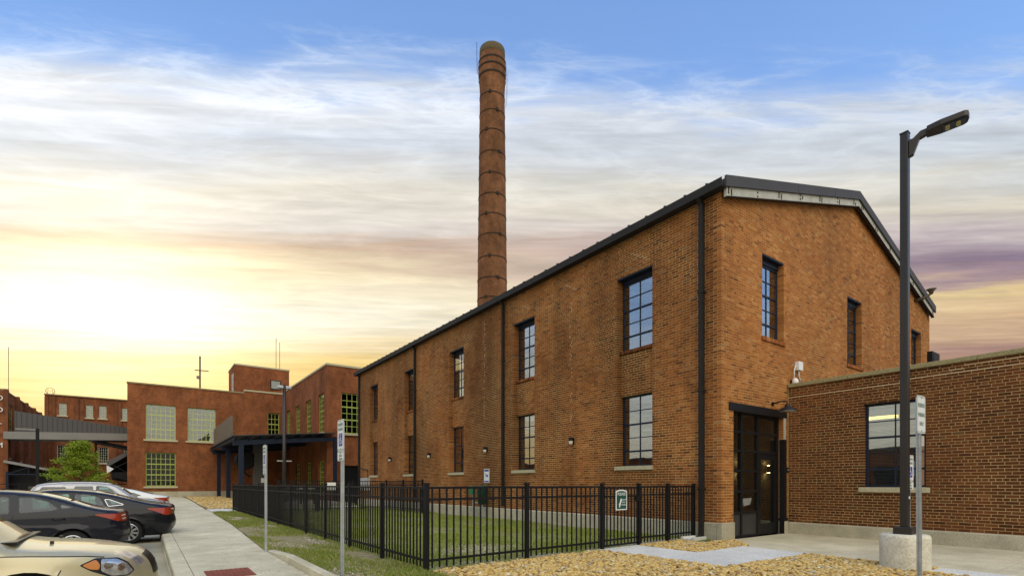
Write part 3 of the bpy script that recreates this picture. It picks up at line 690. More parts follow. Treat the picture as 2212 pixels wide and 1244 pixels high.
# gutter and downpipes
gx = RX0 - .13
MB().prism([(gx, zE - .07), (gx, zE + .13), (gx + .015, zE + .13), (gx + .015, zE - .05), (RX0 + .04, zE - .05), (RX0 + .04, zE + .10), (RX0 + .05, zE + .10), (RX0 + .05, zE - .07)], lambda a, b, c: (a, c, b), RY0 + .02, RY1).build('gutter', 'gutter', mill)
MB().box(RX0 + .055, X0 - .006, RY0 + .12, RY1, zE - .06, zE - .02).build('eave_soffit', 'gutter', mill)
for i, yy in enumerate((7.38, 15.9, 23.72, 31.95)):
    zb = .12 if i == 0 else .5
    mb = MB(); w_ = .055 if i == 0 else .045
    mb.box(X0 - .13, X0 - .03, yy - w_, yy + w_, zb, zE - .2)
    mb.prism([(X0 - .13, zE - .2), (X0 - .03, zE - .2), (RX0 + .02, zE - .07), (gx + .01, zE - .07)], lambda a, b, c: (a, c, b), yy - w_, yy + w_)
    dp = mb.build('downpipe', 'bronze', mill)
    for z in (1.2, 3.6, 6.0): MB().box(X0 - .138, X0 - .004, yy - w_ - .02, yy + w_ + .02, z, z + .05).build('strap', 'bronze', dp)
    if i == 0: MB().prism([(X0 - .13, .12), (X0 - .03, .12), (X0 - .14, .02), (X0 - .24, .02)], lambda a, b, c: (a, c, b), yy - w_, yy + w_).build('shoe', 'bronze', dp)
# old repairs: paler pointing in stepped runs
for (a, z_, n) in ((11.9, 7.5, 5), (14.35, 7.6, 4), (20.7, 6.9, 3), (9.0, 7.45, 6)):
    mb = MB()
    for k in range(n): mb.box(X0 - .0045, X0 + .01, a + k * .11, a + k * .11 + .13, snap(z_, ZB) + k * CH - .008, snap(z_, ZB) + k * CH + .008)
    mb.build('pale_pointing', 'mortar_fresh', mill)
for (yy, n0, n1) in ((12.15, 38, 104), (17.3, 50, 110)):
    mb = MB()
    for k in range(n0, n1):
        if random.random() < .5:
            o_ = random.uniform(-.05, .05); mb.box(X0 - .0045, X0 + .01, yy + o_, yy + o_ + .012, ZB + k * CH, ZB + (k + 1) * CH)
    mb.build('pale_pointing', 'mortar_fresh', mill)

# ================================================================== the low annexe
XA, AT = 14.3, 4.03
annex = thing('brick_annex', 'single-storey dark red brick annexe with stone coping beside the entrance', 'building', (XA, 2, 0))
AZ0 = .315; an = int((AT - AZ0) / CH); AT = AZ0 + an * CH
aw = (3.86, 5.08, snap(1.27, AZ0), snap(3.31, AZ0), .14)
aw2 = (-3.2, -1.98, aw[2], aw[3], .14)
mb = MB(); wall_face(mb, 'X', XA + .0025, -8, 6.9, AZ0, AT, big([aw, aw2]), uvs=False); wla = mb.build('front_wall', 'mortar_annex', annex)
ab = gen_bricks(-8, 6.88, AZ0, AT, [aw, aw2], seed=9)
def key_an(c):
    y, z = (c[2] + c[3]) / 2, (c[4] + c[5]) / 2
    if c[3] - c[2] < .15 or y < 2.35 or y > 6: return 0
    return 1 / math.dist((XA, y, z), (0, 0, 1.35))
lay_bricks([('X', XA, ab, 'brick_annex')], annex, {'X': wla, 'Y': wla}, key_an, None)
MB().prism([(XA - .05, -.2), (XA - .05, AZ0 - .03), (XA - .03, AZ0), (XA + .2, AZ0), (XA + .2, -.2)], lambda a, b, c: (a, c, b), -8, 6.86).build('plinth', 'concrete', annex)
y = -8.0
while y < 6.8:
    MB().box(XA - .06, XA + .32, y + .003, min(y + 1.22, 6.88) - .003, AT + .002, AT + .105).build('coping_stone', 'coping', annex, bevel=.012); y += 1.22
mb = MB(); mb.box(XA + .3, X1, -8, -7.7, 0, AT); mb.box(X1 - .3, X1, -7.7, 6.6, 0, AT); mb.box(XA + .3, X1 - .3, -7.7, 6.85, 3.70, 3.85); mb.box(XA + .3, X1 - .3, -7.7, 6.85, 0, .05)
mb.build('rear_wall', 'interior', annex)
for o_, bl in ((aw, True), (aw2, True)):
    window(annex, 'X', XA + .10, o_[0] + .01, o_[1] - .01, o_[2] + .012, o_[3] - .01, 2, 5, 'frame_navy', 'glass', thick=(1, 3), blind=bl)
    MB().box(XA - .07, XA + .12, o_[0] - .08, o_[1] + .10, o_[2] - .115, o_[2] + .006).build('sill', 'sill_stone', annex, bevel=.01)
    MB().box(XA + .005, XA + .12, o_[0] - .02, o_[1] + .02, o_[3] - .002, o_[3] + .03).build('lintel', 'frame_black', annex)
mb = MB(); z_ = AZ0 + 50 * CH
mb.box(XA - .0035, XA + .01, 4.2, 6.88, z_ - .009, z_ + .009); mb.box(XA - .0035, XA + .01, -2, 4.35, z_ - .009 + CH, z_ + .009 + CH)
mb.box(XA - .0035, XA + .01, 3.2, 3.45, z_ + CH * 2 - .009, z_ + CH * 2 + .009); mb.box(XA - .0035, XA + .01, -3, 3.2, z_ + CH * 3 - .009, z_ + CH * 3 + .009)
mb.build('pale_pointing', 'mortar_fresh', annex)
tl = thing('ceiling_light', 'yellow fluorescent ceiling light seen through the annexe window', 'ceiling light', (16.2, 5.6, 3.2))
MB().box(16.15, 16.35, 5.0, 6.2, 3.12, 3.18).build('tube', 'tube_glow', tl); MB().box(16.1, 16.4, 4.98, 6.22, 3.185, 3.3).build('housing', 'white_metal', tl)
MB().tube([(16.25, 5.6, 3.3), (16.25, 5.6, 3.70)], .01).build('stem', 'white_metal', tl)
ru = thing('rooftop_unit', 'dark rooftop unit showing above the annexe coping at the right', 'rooftop unit', (22.5, 6.1, 3.85))
MB().box(22.35, 23.15, 5.85, 6.0, 3.85, 6.0).build('casing', 'black_metal', ru); MB().box(22.45, 23.05, 5.84, 5.849, 4.6, 5.9).build('grille', 'black_metal', ru)
vp = thing('roof_vent', 'thin dark vent pipe above the annexe coping', 'vent pipe', (25.6, 4.4, 3.85)); MB().lathe([(.05, 0), (.05, 2.2), (.12, 2.2), (.12, 2.3)], (25.4, 5.4, 3.85), 8).build('pipe', 'black_metal', vp)

# ================================================================== brick chimney
ccx, ccy = 46 * .5527, 46 * .8336
chm = thing('chimney', 'very tall tapering round brick smokestack behind the mill building', 'chimney', (ccx, ccy, 0))
prof = [(1.62, 0), (1.34, 18), (1.27, 24), (1.20, 30), (1.12, 36.4), (1.13, 36.8), (1.19, 37.5), (1.245, 38.2), (1.25, 38.9), (1.20, 39.3), (1.14, 39.7), (1.12, 40.3), (.98, 40.4), (.9, 39.4)]
mb = MB(); n = 48
for (r0, z0), (r1, z1) in zip(prof, prof[1:]):
    for k in range(n):
        a, b = 2 * math.pi * k / n, 2 * math.pi * (k + 1) / n
        mb.face([(ccx + r0 * math.cos(a), ccy + r0 * math.sin(a), z0), (ccx + r0 * math.cos(b), ccy + r0 * math.sin(b), z0), (ccx + r1 * math.cos(b), ccy + r1 * math.sin(b), z1), (ccx + r1 * math.cos(a), ccy + r1 * math.sin(a), z1)],
                [(a * 1.25, z0), (b * 1.25, z0), (b * 1.25, z1), (a * 1.25, z1)])
shaft = mb.build('shaft', 'brick_chimney', chm)
for p in shaft.data.polygons: p.use_smooth = True
def rad(z):
    for (r0, z0), (r1, z1) in zip(prof, prof[1:]):
        if z0 <= z <= z1: return r0 + (r1 - r0) * (z - z0) / (z1 - z0)
    return 1.2
mat('moss', (.07, .055, .026), .95, color2=(.15, .118, .055), vscale=4, bump=.6, bscale=20)
MB().lathe([(1.145, 39.72), (1.16, 39.8), (1.14, 40.36), (1.0, 40.44)], (ccx, ccy, 0), 48, cap=False).build('cap', 'moss', chm, smooth=True)
for z in (37.75, 38.45, 39.05): MB().lathe([(rad(z) + .05, z - .07), (rad(z) + .06, z), (rad(z) + .05, z + .07)], (ccx, ccy, 0), 48, cap=False).build('brick_ring', 'rust_dark', chm, smooth=True)
z = 17.8; i = 0
while z < 37:
    r_ = rad(z) + .015
    bd = MB().lathe([(r_, z - .038), (r_ + .018, z - .033), (r_ + .018, z + .033), (r_, z + .038)], (ccx, ccy, 0), 48, cap=False).build('iron_band', 'rust_dark', chm)
    a = (-2.55, -1.75, -2.3, -1.6)[i % 4]
    MB().box(ccx + r_ * math.cos(a) - .14, ccx + r_ * math.cos(a) + .14, ccy + r_ * math.sin(a) - .06, ccy + r_ * math.sin(a) + .06, z - .12, z + .12).build('lug', 'rust_dark', bd)
    z += 1.78 * random.uniform(.86, 1.12); i += 1
MB().tube([(ccx - 1.1, ccy + .8, 38.4), (ccx - 1.15, ccy + .8, 41.2)], .022, 5).build('lightning_rod', 'rust_dark', chm)
for k in (0, 1): MB().tube([(ccx + 1.0 + .35 * k * .3, ccy - .85 + .3 * k, 35.4), (ccx + 1.1 + .35 * k * .3, ccy - .95 + .3 * k, 38.6)], .02, 5).build('conduit', 'galv', chm)

# ================================================================== far buildings
def closed_box(mb, x0, x1, y0, y1, z0, z1, skip=''):
    def q(pts, uv): mb.face(pts, uv)
    if 'l' not in skip: q([(x0, y0, z0), (x0, y1, z0), (x0, y1, z1), (x0, y0, z1)], [(y0, z0), (y1, z0), (y1, z1), (y0, z1)])
    if 'r' not in skip: q([(x1, y0, z0), (x1, y1, z0), (x1, y1, z1), (x1, y0, z1)], [(y0, z0), (y1, z0), (y1, z1), (y0, z1)])
    if 'f' not in skip: q([(x0, y0, z0), (x1, y0, z0), (x1, y0, z1), (x0, y0, z1)], [(x0, z0), (x1, z0), (x1, z1), (x0, z1)])
    if 'b' not in skip: q([(x0, y1, z0), (x1, y1, z0), (x1, y1, z1), (x0, y1, z1)], [(x0, z0), (x1, z0), (x1, z1), (x0, z1)])
    if 't' not in skip: q([(x0, y0, z1), (x1, y0, z1), (x1, y1, z1), (x0, y1, z1)], [(0, 0)] * 4)
def far_window(parent, plane, pos, a0, a1, z0, z1, cols, rows, fm='frame_lime', gm='glass_far', thick=(), sill=True, sgn=1, bar=.045):
    p = pos if sgn > 0 else pos - .05
    w = window(parent, plane, p, a0, a1, z0, z1, cols, rows, fm, gm, thick=thick, bar=bar, fr=.07, dep=.05)
    if sill:
        s = -.28 if sgn > 0 else .14
        if plane == 'Y': MB().box(a0 - .15, a1 + .15, pos - .28, pos + .02, z0 - .16, z0 - .004).build('sill', 'sill_stone', w)
        else: MB().box(min(pos + s, pos), max(pos + s, pos) , a0 - .1, a1 + .1, z0 - .16, z0 - .004).build('sill', 'sill_stone', w)
    return w
# B2: block facing us across the lawn end
YB = 53.0
b2 = thing('brick_factory_block', 'red brick factory block with big gridded green windows at the left', 'building', (5, YB, 0))
w2 = [(0.0, 2.15, 5.13, 8.12), (3.0, 5.16, 5.13, 8.08), (0.0, 2.15, 1.14, 4.03), (9.45, 10.51, 6.0, 8.13)]
mb = MB(); wall_face(mb, 'Y', YB, -1.23, 7.5, .70, 9.75, [(*o, .22) for o in w2[:3]]); wall_face(mb, 'Y', YB, 7.5, 11.02, .70, 9.98, [(*w2[3], .22)])
closed_box(mb, -1.23, 11.02, YB, 83.6, .0, 9.6, 'f')
b2w = mb.build('wall', 'brick_far', b2)
MB().box(-1.27, 11.0, YB - .05, YB + .3, -.1, .70).build('plinth', 'concrete', b2)
MB().box(-1.28, 7.45, YB - .06, YB + .35, 9.75, 9.86).build('coping', 'coping', b2); MB().box(7.45, 11.0, YB - .06, YB + .35, 9.98, 10.12).build('coping', 'sill_stone', b2)
for i, o in enumerate(w2): far_window(b2, 'Y', YB + .14, o[0] + .01, o[1] - .01, o[2] + .01, o[3] - .01, (6, 6, 6, 3)[i], (7, 6, 6, 4)[i], fm='frame_pale_lime' if i < 2 else 'frame_lime', thick=(2, 5) if i == 0 else (2, 4), gm='glass_far' if i < 2 else 'glass_far_dark')
mb = MB(); closed_box(mb, 7.3, 12.45, 58, 62.5, 9.5, 13.35); 
pent = mb.build('stair_tower', 'brick_far', b2)
MB().box(7.25, 12.5, 57.95, 62.55, 13.35, 13.5).build('coping', 'sill_stone', pent)
MB().box(10.6, 11.6, 57.9, 57.99, 11.25, 12.2).build('tower_window', 'frame_black', pent); box_obj('pane', 'glass_far', 10.68, 11.52, 57.88, 57.895, 11.33, 12.12, pent)
MB().box(7.22, 7.29, 58.6, 59.6, 10.6, 12.6).build('tower_door', 'steel_channel', pent)
# B2 wing coming towards the mill
b3 = thing('brick_factory_wing', 'tall red brick wing with narrow lime green windows behind the canopy', 'building', (11.02, 39, 0))
XW, YW, HW = 11.03, 39.0, 10.25
sw = [(39.84, 41.45, 5.3, 8.3), (43.6, 45.3, 5.3, 8.3), (47.3, 48.95, 5.3, 8.3), (51.0, 52.5, 5.3, 8.3), (39.84, 41.3, .6, 3.13), (43.6, 45.0, .6, 3.13), (47.3, 48.8, .6, 3.13)]
fw = [(12.08, 14.2, 5.2, 8.3)]
mb = MB(); wall_face(mb, 'X', XW, YW, YB, .0, HW, [(*o, .22) for o in sw]); wall_face(mb, 'Y', YW, XW, 30, .0, HW, [(*fw[0], .22), (12.25, 15.0, 0, 2.75, .3)])
closed_box(mb, XW, 30, YW, 70, 0, HW - .3, 'fl')
mb.build('wall', 'brick_far', b3)
MB().box(XW - .06, XW + .35, YW - .06, YB + .4, HW, HW + .14).build('coping', 'sill_stone', b3); MB().box(XW + .36, 30, YW - .06, YW + .3, HW, HW + .14).build('coping', 'sill_stone', b3)
for o in sw: far_window(b3, 'X', XW + .12, o[0] + .01, o[1] - .01, o[2] + .01, o[3] - .01, 4, 7 if o[2] > 4 else 6, thick=(2, 4), gm='glass_far_dark')
for o in fw: far_window(b3, 'Y', YW + .12, o[0] + .01, o[1] - .01, o[2] + .01, o[3] - .01, 5, 6, thick=(2, 4), gm='glass_far_dark')
MB().box(12.25, 15.0, YW + .15, YW + .2, .0, 2.75).build('shutter_door', 'black_metal', b3)
# left building, seen along its side
b4 = thing('brick_warehouse', 'long brick warehouse with pilasters and white letters at the left edge', 'building', (-9.8, 60, 0))
XL, HL = -9.8, 9.3
lw = [(61.1, 64.3, 5.6, 8.4), (61.2, 63.2, 2.75 + .9, 5.2), (66.0, 68.0, 3.5, 5.2), (70.3, 72.0, 3.4, 5.2), (74.2, 76.4, 3.6, 5.2), (78, 79.5, 3.2, 5.0)]
mb = MB(); wall_face(mb, 'X', XL, 60.3, 84, 0, HL, [(*o, -.2) for o in lw]); closed_box(mb, -13.5, XL, 60.3, 84, 0, HL, 'r')
mb.build('wall', 'brick_far', b4)
for o in lw: far_window(b4, 'X', XL - .1, o[0] + .01, o[1] - .01, o[2] + .01, o[3] - .01, 4, 5, sgn=-1, sill=True)
for y in (60.3, 65.0, 69.4, 73.6, 77.6, 81.6):
    mb = MB(); closed_box(mb, XL, XL + .28, y, y + .55, 0, HL + .12); mb.build('pilaster', 'brick_far_dark', b4)
MB().box(XL - .4, XL + .05, 60.25, 84, HL, HL + .12).build('coping', 'coping', b4)
for k, ch_ in enumerate('O O L I M'): 
    if ch_ != ' ': text('letter', ch_, .62, frame_mtx((-10.03, 60.24, 8.6 - k * .5), (1, 0, 0), (0, 0, 1)), 'sign_white', b4, .03)
# rear building across the yard
b5 = thing('brick_rear_building', 'three-storey brick building behind the footbridge with pale upper windows', 'building', (-4, 84, 0))
YR, HR = 84.2, 12.3
uw = [(-8.75, -8.0, 9.85, 11.4), (-6.15, -5.45, 9.75, 11.4), (-4.85, -4.1, 9.75, 11.4), (-2.5, -1.8, 9.7, 11.3)]
dw = [(-8.9, -7.9, 4.2, 6.2), (-4.9, -3.9, 4.0, 6.1), (-2.3, -1.5, 4.0, 6.1)]
mb = MB(); wall_face(mb, 'Y', YR, -10.05, 20, 0, HR, [(*o, .2) for o in uw + dw]); closed_box(mb, -10.05, 20, YR, 100, 0, HR - .2, 'f')
mb.build('wall', 'brick_far', b5)
for o in uw: far_window(b5, 'Y', YR + .1, o[0] + .01, o[1] - .01, o[2] + .01, o[3] - .01, 4, 7, fm='frame_cream', sill=True, bar=.03)
for o in dw: far_window(b5, 'Y', YR + .1, o[0] + .01, o[1] - .01, o[2] + .01, o[3] - .01, 4, 6, fm='frame_cream', gm='glass_far_dark', bar=.03)
for x in (-10.05, -9.4, -7.2, -6.7, -3.3, -2.9): 
    mb = MB(); closed_box(mb, x, x + .35, YR - .16, YR, 0, HR - .25); mb.build('pilaster', 'brick_far_dark', b5)
MB().box(-10.1, 20, YR - .2, YR + .3, HR, HR + .13).build('coping', 'coping', b5)
dsh = thing('roof_emblem', 'round wire-frame emblem standing on the rear building roof corner', 'roof sign', (-9.7, YR + .3, HR + .13))
MB().tube([(-9.55 + .42 * math.cos(a), YR + .2, HR + .5 + .42 * math.sin(a)) for a in [2 * math.pi * k / 20 for k in range(21)]], .035, 6).build('ring', 'grey_light', dsh)
MB().tube([(-9.8, YR + .2, HR + .13), (-9.75, YR + .2, HR + .75), (-9.55, YR + .2, HR + .4), (-9.35, YR + .2, HR + .75), (-9.3, YR + .2, HR + .13)], .03, 6).build('letter', 'grey_light', dsh)
# unseen low block, added across the car park for the mill windows to mirror
b6 = thing('added_reflection_block', 'unseen low brick block with flat roof, added across the car park for the mill windows to mirror', 'building', (-53, 8, 0))
mb = MB(); closed_box(mb, -62, -48, -40, 118, -.3, 5.6); mb.build('wall', 'brick_far_dark', b6); MB().box(-62.2, -47.8, -40.2, 118.2, 5.6, 5.9).build('coping', 'grey_cladding', b6)
for k in range(23): MB().box(-47.99, -47.9, -36 + k * 6.5, -32.5 + k * 6.5, 1.2, 3.6).build('window', 'frame_black', b6)
# footbridge
fb = thing('footbridge', 'dark grey metal-clad footbridge with pale girder between two brick blocks', 'footbridge', (-5, 61, 5.3))
MB().prism([(-9.15, 5.80), (-1.2, 6.12), (-1.2, 6.66), (-9.15, 7.62)], lambda a, b, c: (a, c, b), 60.5, 63).build('enclosure', 'grey_cladding', fb)
for k in range(24):
    x = -9.1 + k * .335; t = (x + 9.15) / 7.95
    box_obj('rib', 'grey_cladding', x, x + .06, 60.45, 60.499, 5.82 + .32 * t, 7.58 - .96 * t, fb)
MB().prism([(-9.78, 5.17), (-1.2, 5.46), (-1.2, 6.10), (-9.78, 5.80)], lambda a, b, c: (a, c, b), 60.2, 63.2).build('girder', 'grey_light', fb)
cb = thing('blue_canopy', 'dark blue flat canopy under the footbridge beside the factory block', 'canopy', (-2.4, 64, 0))
MB().prism([(-4.2, 5.40), (-1.25, 4.72), (-1.25, 4.95), (-4.2, 5.52)], lambda a, b, c: (a, c, b), 61.5, 66).build('roof', 'navy_steel', cb)
MB().box(-1.45, -1.25, 61.6, 61.8, .05, 4.7).build('post', 'navy_steel', cb); MB().box(-4.1, -3.95, 65.6, 65.8, .05, 5.4).build('post', 'navy_steel', cb)
ra = thing('truss_awning', 'dark folded truss awning with a white flap against the factory block', 'awning', (-1.8, 55, 0))
mb = MB()
for y in (54.2, 55.6, 57.0):
    for (p, q) in (((-2.5, 3.1), (-1.25, 4.0)), ((-2.5, 3.1), (-1.25, 2.3)), ((-2.4, 2.5), (-1.25, 3.2)), ((-2.5, 2.9), (-2.3, 2.2)), ((-2.3, 2.2), (-1.25, 1.9))): mb.tube([(p[0], y, p[1]), (q[0], y, q[1])], .05, 6)
mb.build('truss', 'black_metal', ra)
MB().prism([(-2.65, 3.2), (-1.25, 4.1), (-1.25, 3.75), (-2.5, 2.8)], lambda a, b, c: (a, c, b), 54.0, 57.2).build('cover', 'grey_cladding', ra)
MB().prism([(-2.62, 2.9), (-2.15, 2.6), (-2.3, 2.45), (-2.6, 2.2)], lambda a, b, c: (a, c, b), 53.9, 53.95).build('flap', 'white_metal', ra)
MB().prism([(-2.35, 1.95), (-1.25, 1.6), (-1.25, 2.35), (-2.3, 2.3)], lambda a, b, c: (a, c, b), 54.1, 57.1).build('shade', 'black_metal', ra)
MB().prism([(-2.4, 1.7), (-1.25, 1.5), (-1.25, 4.0), (-2.5, 3.1)], lambda a, b, c: (a, c, b), 57.25, 57.3).build('awning_shade_sheet', 'black_metal', ra)  # black sheet added behind the truss to imitate the dark shade there
# loading canopy on the warehouse
lc = thing('loading_canopy', 'low pale metal loading canopy with blue trusses along the warehouse', 'canopy', (-8, 63, 0))
MB().prism([(-9.75, 3.15), (-6.0, 2.30), (-6.0, 2.42), (-9.75, 3.38)], lambda a, b, c: (a, c, b), 60.1, 66).build('roof', 'awning_roof', lc)
mb = MB(); mb.tube([(-9.6, 60.2, 2.15), (-6.6, 60.2, 2.15)], .06, 6); mb.tube([(-9.5, 60.2, 2.2), (-8.2, 60.2, 2.75)], .045, 6); mb.tube([(-8.2, 60.2, 2.75), (-8.2, 60.2, 2.15)], .045, 6)
mb.build('truss', 'navy_steel', lc)
for x in (-9.55, -6.3): MB().box(x - .08, x + .08, 60.15, 60.3, .05, 2.4).build('post', 'navy_steel', lc)
MB().prism([(-9.75, .05), (-6.1, .05), (-6.1, 2.3), (-9.75, 3.1)], lambda a, b, c: (a, c, b), 61.2, 61.3).build('canopy_shade_sheet', 'black_metal', lc)  # black sheet standing in for the deep shade under the canopy
# blue steel porch
pc = thing('steel_porch', 'navy blue steel porch with shed roof and square columns', 'porch', (8, 45, .12))
PX0, PX1, PY0, PY1 = 4.65, 11.0, 38.0, 52.9
pz = lambda x: 4.50 + (x - PX0) * .085
MB().prism([(PX0, pz(PX0)), (11.4, pz(11.4)), (11.4, pz(11.4) + .06), (PX0, pz(PX0) + .06)], lambda a, b, c: (a, c, b), PY0 - .1, 38.95).build('roof_front', 'roof_metal', pc)
MB().prism([(PX0, pz(PX0)), (PX1, pz(PX1)), (PX1, pz(PX1) + .06), (PX0, pz(PX0) + .06)], lambda a, b, c: (a, c, b), 38.96, PY1).build('roof', 'roof_metal', pc)
for k in range(9):
    x = PX0 + .12 + k * .82
    if x < 11.2: MB().prism([(PY0 - .55, pz(x) - .03), (PY1 if x < 10.8 else 38.9, pz(x) - .03), (PY1 if x < 10.8 else 38.9, pz(x) - .25), (PY0, pz(x) - .25)], lambda a, b, c: (c, a, b), x, x + .10).build('joist', 'navy_steel', pc)
for y in (PY0 + .1, 44.6, 50.8): MB().prism([(PX0 + .05, pz(PX0) - .26), (PX1 - .1 if y > 39 else 11.3, pz(PX1) - .26), (PX1 - .1 if y > 39 else 11.3, pz(PX1) - .52), (PX0 + .05, pz(PX0) - .60)], lambda a, b, c: (a, c, b), y, y + .22).build('beam', 'navy_steel', pc)
for y in (PY0 + .2, 44.7, 50.9): MB().box(5.05, 5.33, y - .14, y + .14, .05, pz(5.2) - .55).build('column', 'navy_steel', pc)
MB().box(11.28, 11.5, PY0 + .1, PY0 + .35, -.02, pz(11.3) - .26).build('column', 'navy_steel', pc)
ws = thing('slat_screen', 'weathered vertical timber slat screen standing on the porch roof', 'screen', (4.85, 45, 4.6))
for k in range(52):
    y = 39.4 + k * .225; box_obj('slat', 'wood', 4.80, 4.84, y, y + .14, 4.62, 6.05 + random.uniform(-.06, .06), ws)
for z in (4.9, 5.7): box_obj('rail', 'wood', 4.861, 4.92, 39.4, 51.1, z, z + .1, ws)
dc = thing('steel_duct', 'broad dark grey steel duct rising under the porch roof', 'duct', (7.0, 43.4, .12))
MB().box(6.75, 7.55, 43.0, 43.8, .12, 4.35).build('duct', 'grey_cladding', dc); MB().box(6.72, 7.58, 42.97, 43.83, 2.9, 3.0).build('flange', 'grey_cladding', dc); MB().box(6.72, 7.58, 42.97, 43.83, .9, 1.0).build('flange', 'grey_cladding', dc)
MB().box(7.2, 7.48, 42.95, 42.969, 1.45, 1.8).build('notice', 'sign_white', dc)
fn = thing('extractor_fan', 'dark extractor fan unit hung beside the steel duct', 'fan', (6.4, 43.4, 2.6))
MB().lathe([(.62, -.3), (.72, -.1), (.72, .2), (.55, .35)], (6.15, 43.4, 3.15), 16, axis='y').build('housing', 'black_metal', fn); MB().tube([(6.1, 43.3, 4.3), (6.1, 43.3, 2.2), (6.5, 43.3, 1.9)], .09, 8).build('pipe', 'black_metal', fn)
# masts on the roofs
for i, (x, y, z0, z1, lab) in enumerate(((4.46, 60, 9.6, 14.2, 'short roof mast with crossbar on the factory block'), (12.7, 66, 13.0, 18.8, 'left of two thin aerials behind the stair tower'), (13.3, 67, 13.0, 18.6, 'right of two thin aerials behind the stair tower'), (-13.2, 84, 9.3, 17.6, 'thin tall aerial above the warehouse at the left'))):
    t = thing('roof_mast', lab, 'aerial', (x, y, z0), group='masts and aerials on the roofs')
    zb = {1: 9.9, 2: 9.9, 3: 9.3}.get(i, z0)
    MB().tube([(x, y, zb), (x, y, z1)], .075 if i == 0 else .03, 6).build('mast', 'grey_cladding', t)
    if i == 0: MB().tube([(x - .45, y, z1 - 1.45), (x + .75, y, z1 - 1.40)], .05, 6).build('crossbar', 'grey_cladding', t); MB().box(x - .3, x - .05, y - .1, y + .1, z1 - 2.3, z1 - 2.0).build('box', 'grey_light', t)

# ================================================================== fences
def fence_run(th, p, q, n_panels, npk, ztop=1.31, zbot=.05, posts='both', g=0.0, pk=.0115):
    p, q = Vector(p), Vector(q); d = (q - p); L = d.length; d.normalize(); ang = math.atan2(d.y, d.x)
    def bar(name, s, w, z0, z1, th_=.02):
        o = bpy.data.objects.new(name, unit_box('black_metal')); col.objects.link(o); c = p + d * s
        o.location = (c.x, c.y, (z0 + z1) / 2 + g); o.rotation_euler = (0, 0, ang); o.scale = (w, th_, z1 - z0); attach(o, th); return o
    for k in range(n_panels + 1):
        if (k == 0 and posts in ('end', 'none')) or (k == n_panels and posts in ('start', 'none')): continue
        c = p + d * (L * k / n_panels); mb = MB(); h_ = .032
        mb.box(-h_, h_, -h_, h_, -.05, ztop + .03); mb.prism([(-h_ - .006, -h_ - .006), (h_ + .006, -h_ - .006), (h_ + .006, h_ + .006), (-h_ - .006, h_ + .006)], lambda a, b, z: (a, b, z), ztop + .03, ztop + .055)
        o = mb.build('post', 'black_metal', None); o.location = (c.x, c.y, g); o.rotation_euler = (0, 0, ang); attach(o, th)
    for k in range(n_panels):
        a, b = L * k / n_panels + .033, L * (k + 1) / n_panels - .033
        for z in (ztop - .02, ztop - .20, zbot + .12): bar('rail', (a + b) / 2, b - a, z - .018, z + .018, .034)
        for i in range(npk): bar('picket', a + (b - a) * (i + .5) / npk, 2 * pk, zbot, ztop - .03, .02)
fen = thing('fence', 'black metal picket fence enclosing the lawn beside the mill building', 'fence', (3.5, 7.1, 0))
C0 = Vector((3.5, 7.1, 0)); CE = Vector((11.02, 7.58, 0)); fd = (CE - C0).normalized()
at = lambda s: C0 + fd * s
fence_run(fen, at(0), at(4.08), 2, 15)
fence_run(fen, at(5.30), at(7.50), 2, 9)
fence_run(fen, C0, (3.60, 29.1, 0), 12, 14, posts='end')
fence_run(fen, (3.60, 29.1, 0), (5.2, 29.1, 0), 1, 10, posts='end')
gate = thing('fence_gate', 'black picket gate in the lawn fence carrying the green notice', 'gate', at(4.69))
def gate_box(name, s0, s1, z0, z1, t=.03):
    o = bpy.data.objects.new(name, unit_box('black_metal')); col.objects.link(o); c = at((s0 + s1) / 2); o.location = (c.x, c.y, (z0 + z1) / 2)
    o.rotation_euler = (0, 0, math.atan2(fd.y, fd.x)); o.scale = (s1 - s0, t, z1 - z0); attach(o, gate)
for z in (1.27, 1.09, .19, .075): gate_box('rail', 4.13, 5.25, z - .018, z + .018)
for s in (4.125, 5.225): gate_box('stile', s, s + .035, .05, 1.30)
for i in range(9): gate_box('picket', 4.22 + i * .115, 4.243 + i * .115, .08, 1.26, .02)
gate_box('latch', 5.17, 5.27, .98, 1.10, .06)
bf = thing('rear_fence', 'black picket fence at the far end of the lawn near the mill wall', 'fence', (7, 25.5, 0))
fence_run(bf, (5.0, 25.5, 0), (10.25, 25.5, 0), 3, 13, ztop=1.50)
fence_run(bf, (10.25, 25.5, 0), (10.25, 21.2, 0), 2, 14, ztop=1.50, posts='end')
nb = thing('fence_notice', 'plain white notice hung on the rear fence', 'notice', (7.4, 25.45, 1.2)); MB().box(7.20, 7.62, 25.44, 25.47, 1.05, 1.42).build('panel', 'sign_white', nb)
yr = thing('yard_railing', 'dark railing across the yard behind the parked cars', 'railing', (-6, 58.2, 0))
for x in np.arange(-10, -1.3, 1.45): box_obj('post', 'black_metal', x, x + .07, 58.2, 58.27, .05, 1.35, yr)
for z in (.3, .9, 1.3): box_obj('rail', 'black_metal', -10, -1.4, 58.21, 58.25, z, z + .06, yr)
MB().box(-8.0, -2.0, 58.5, 58.55, .05, 1.15).build('mesh_panel', 'grey_cladding', yr)

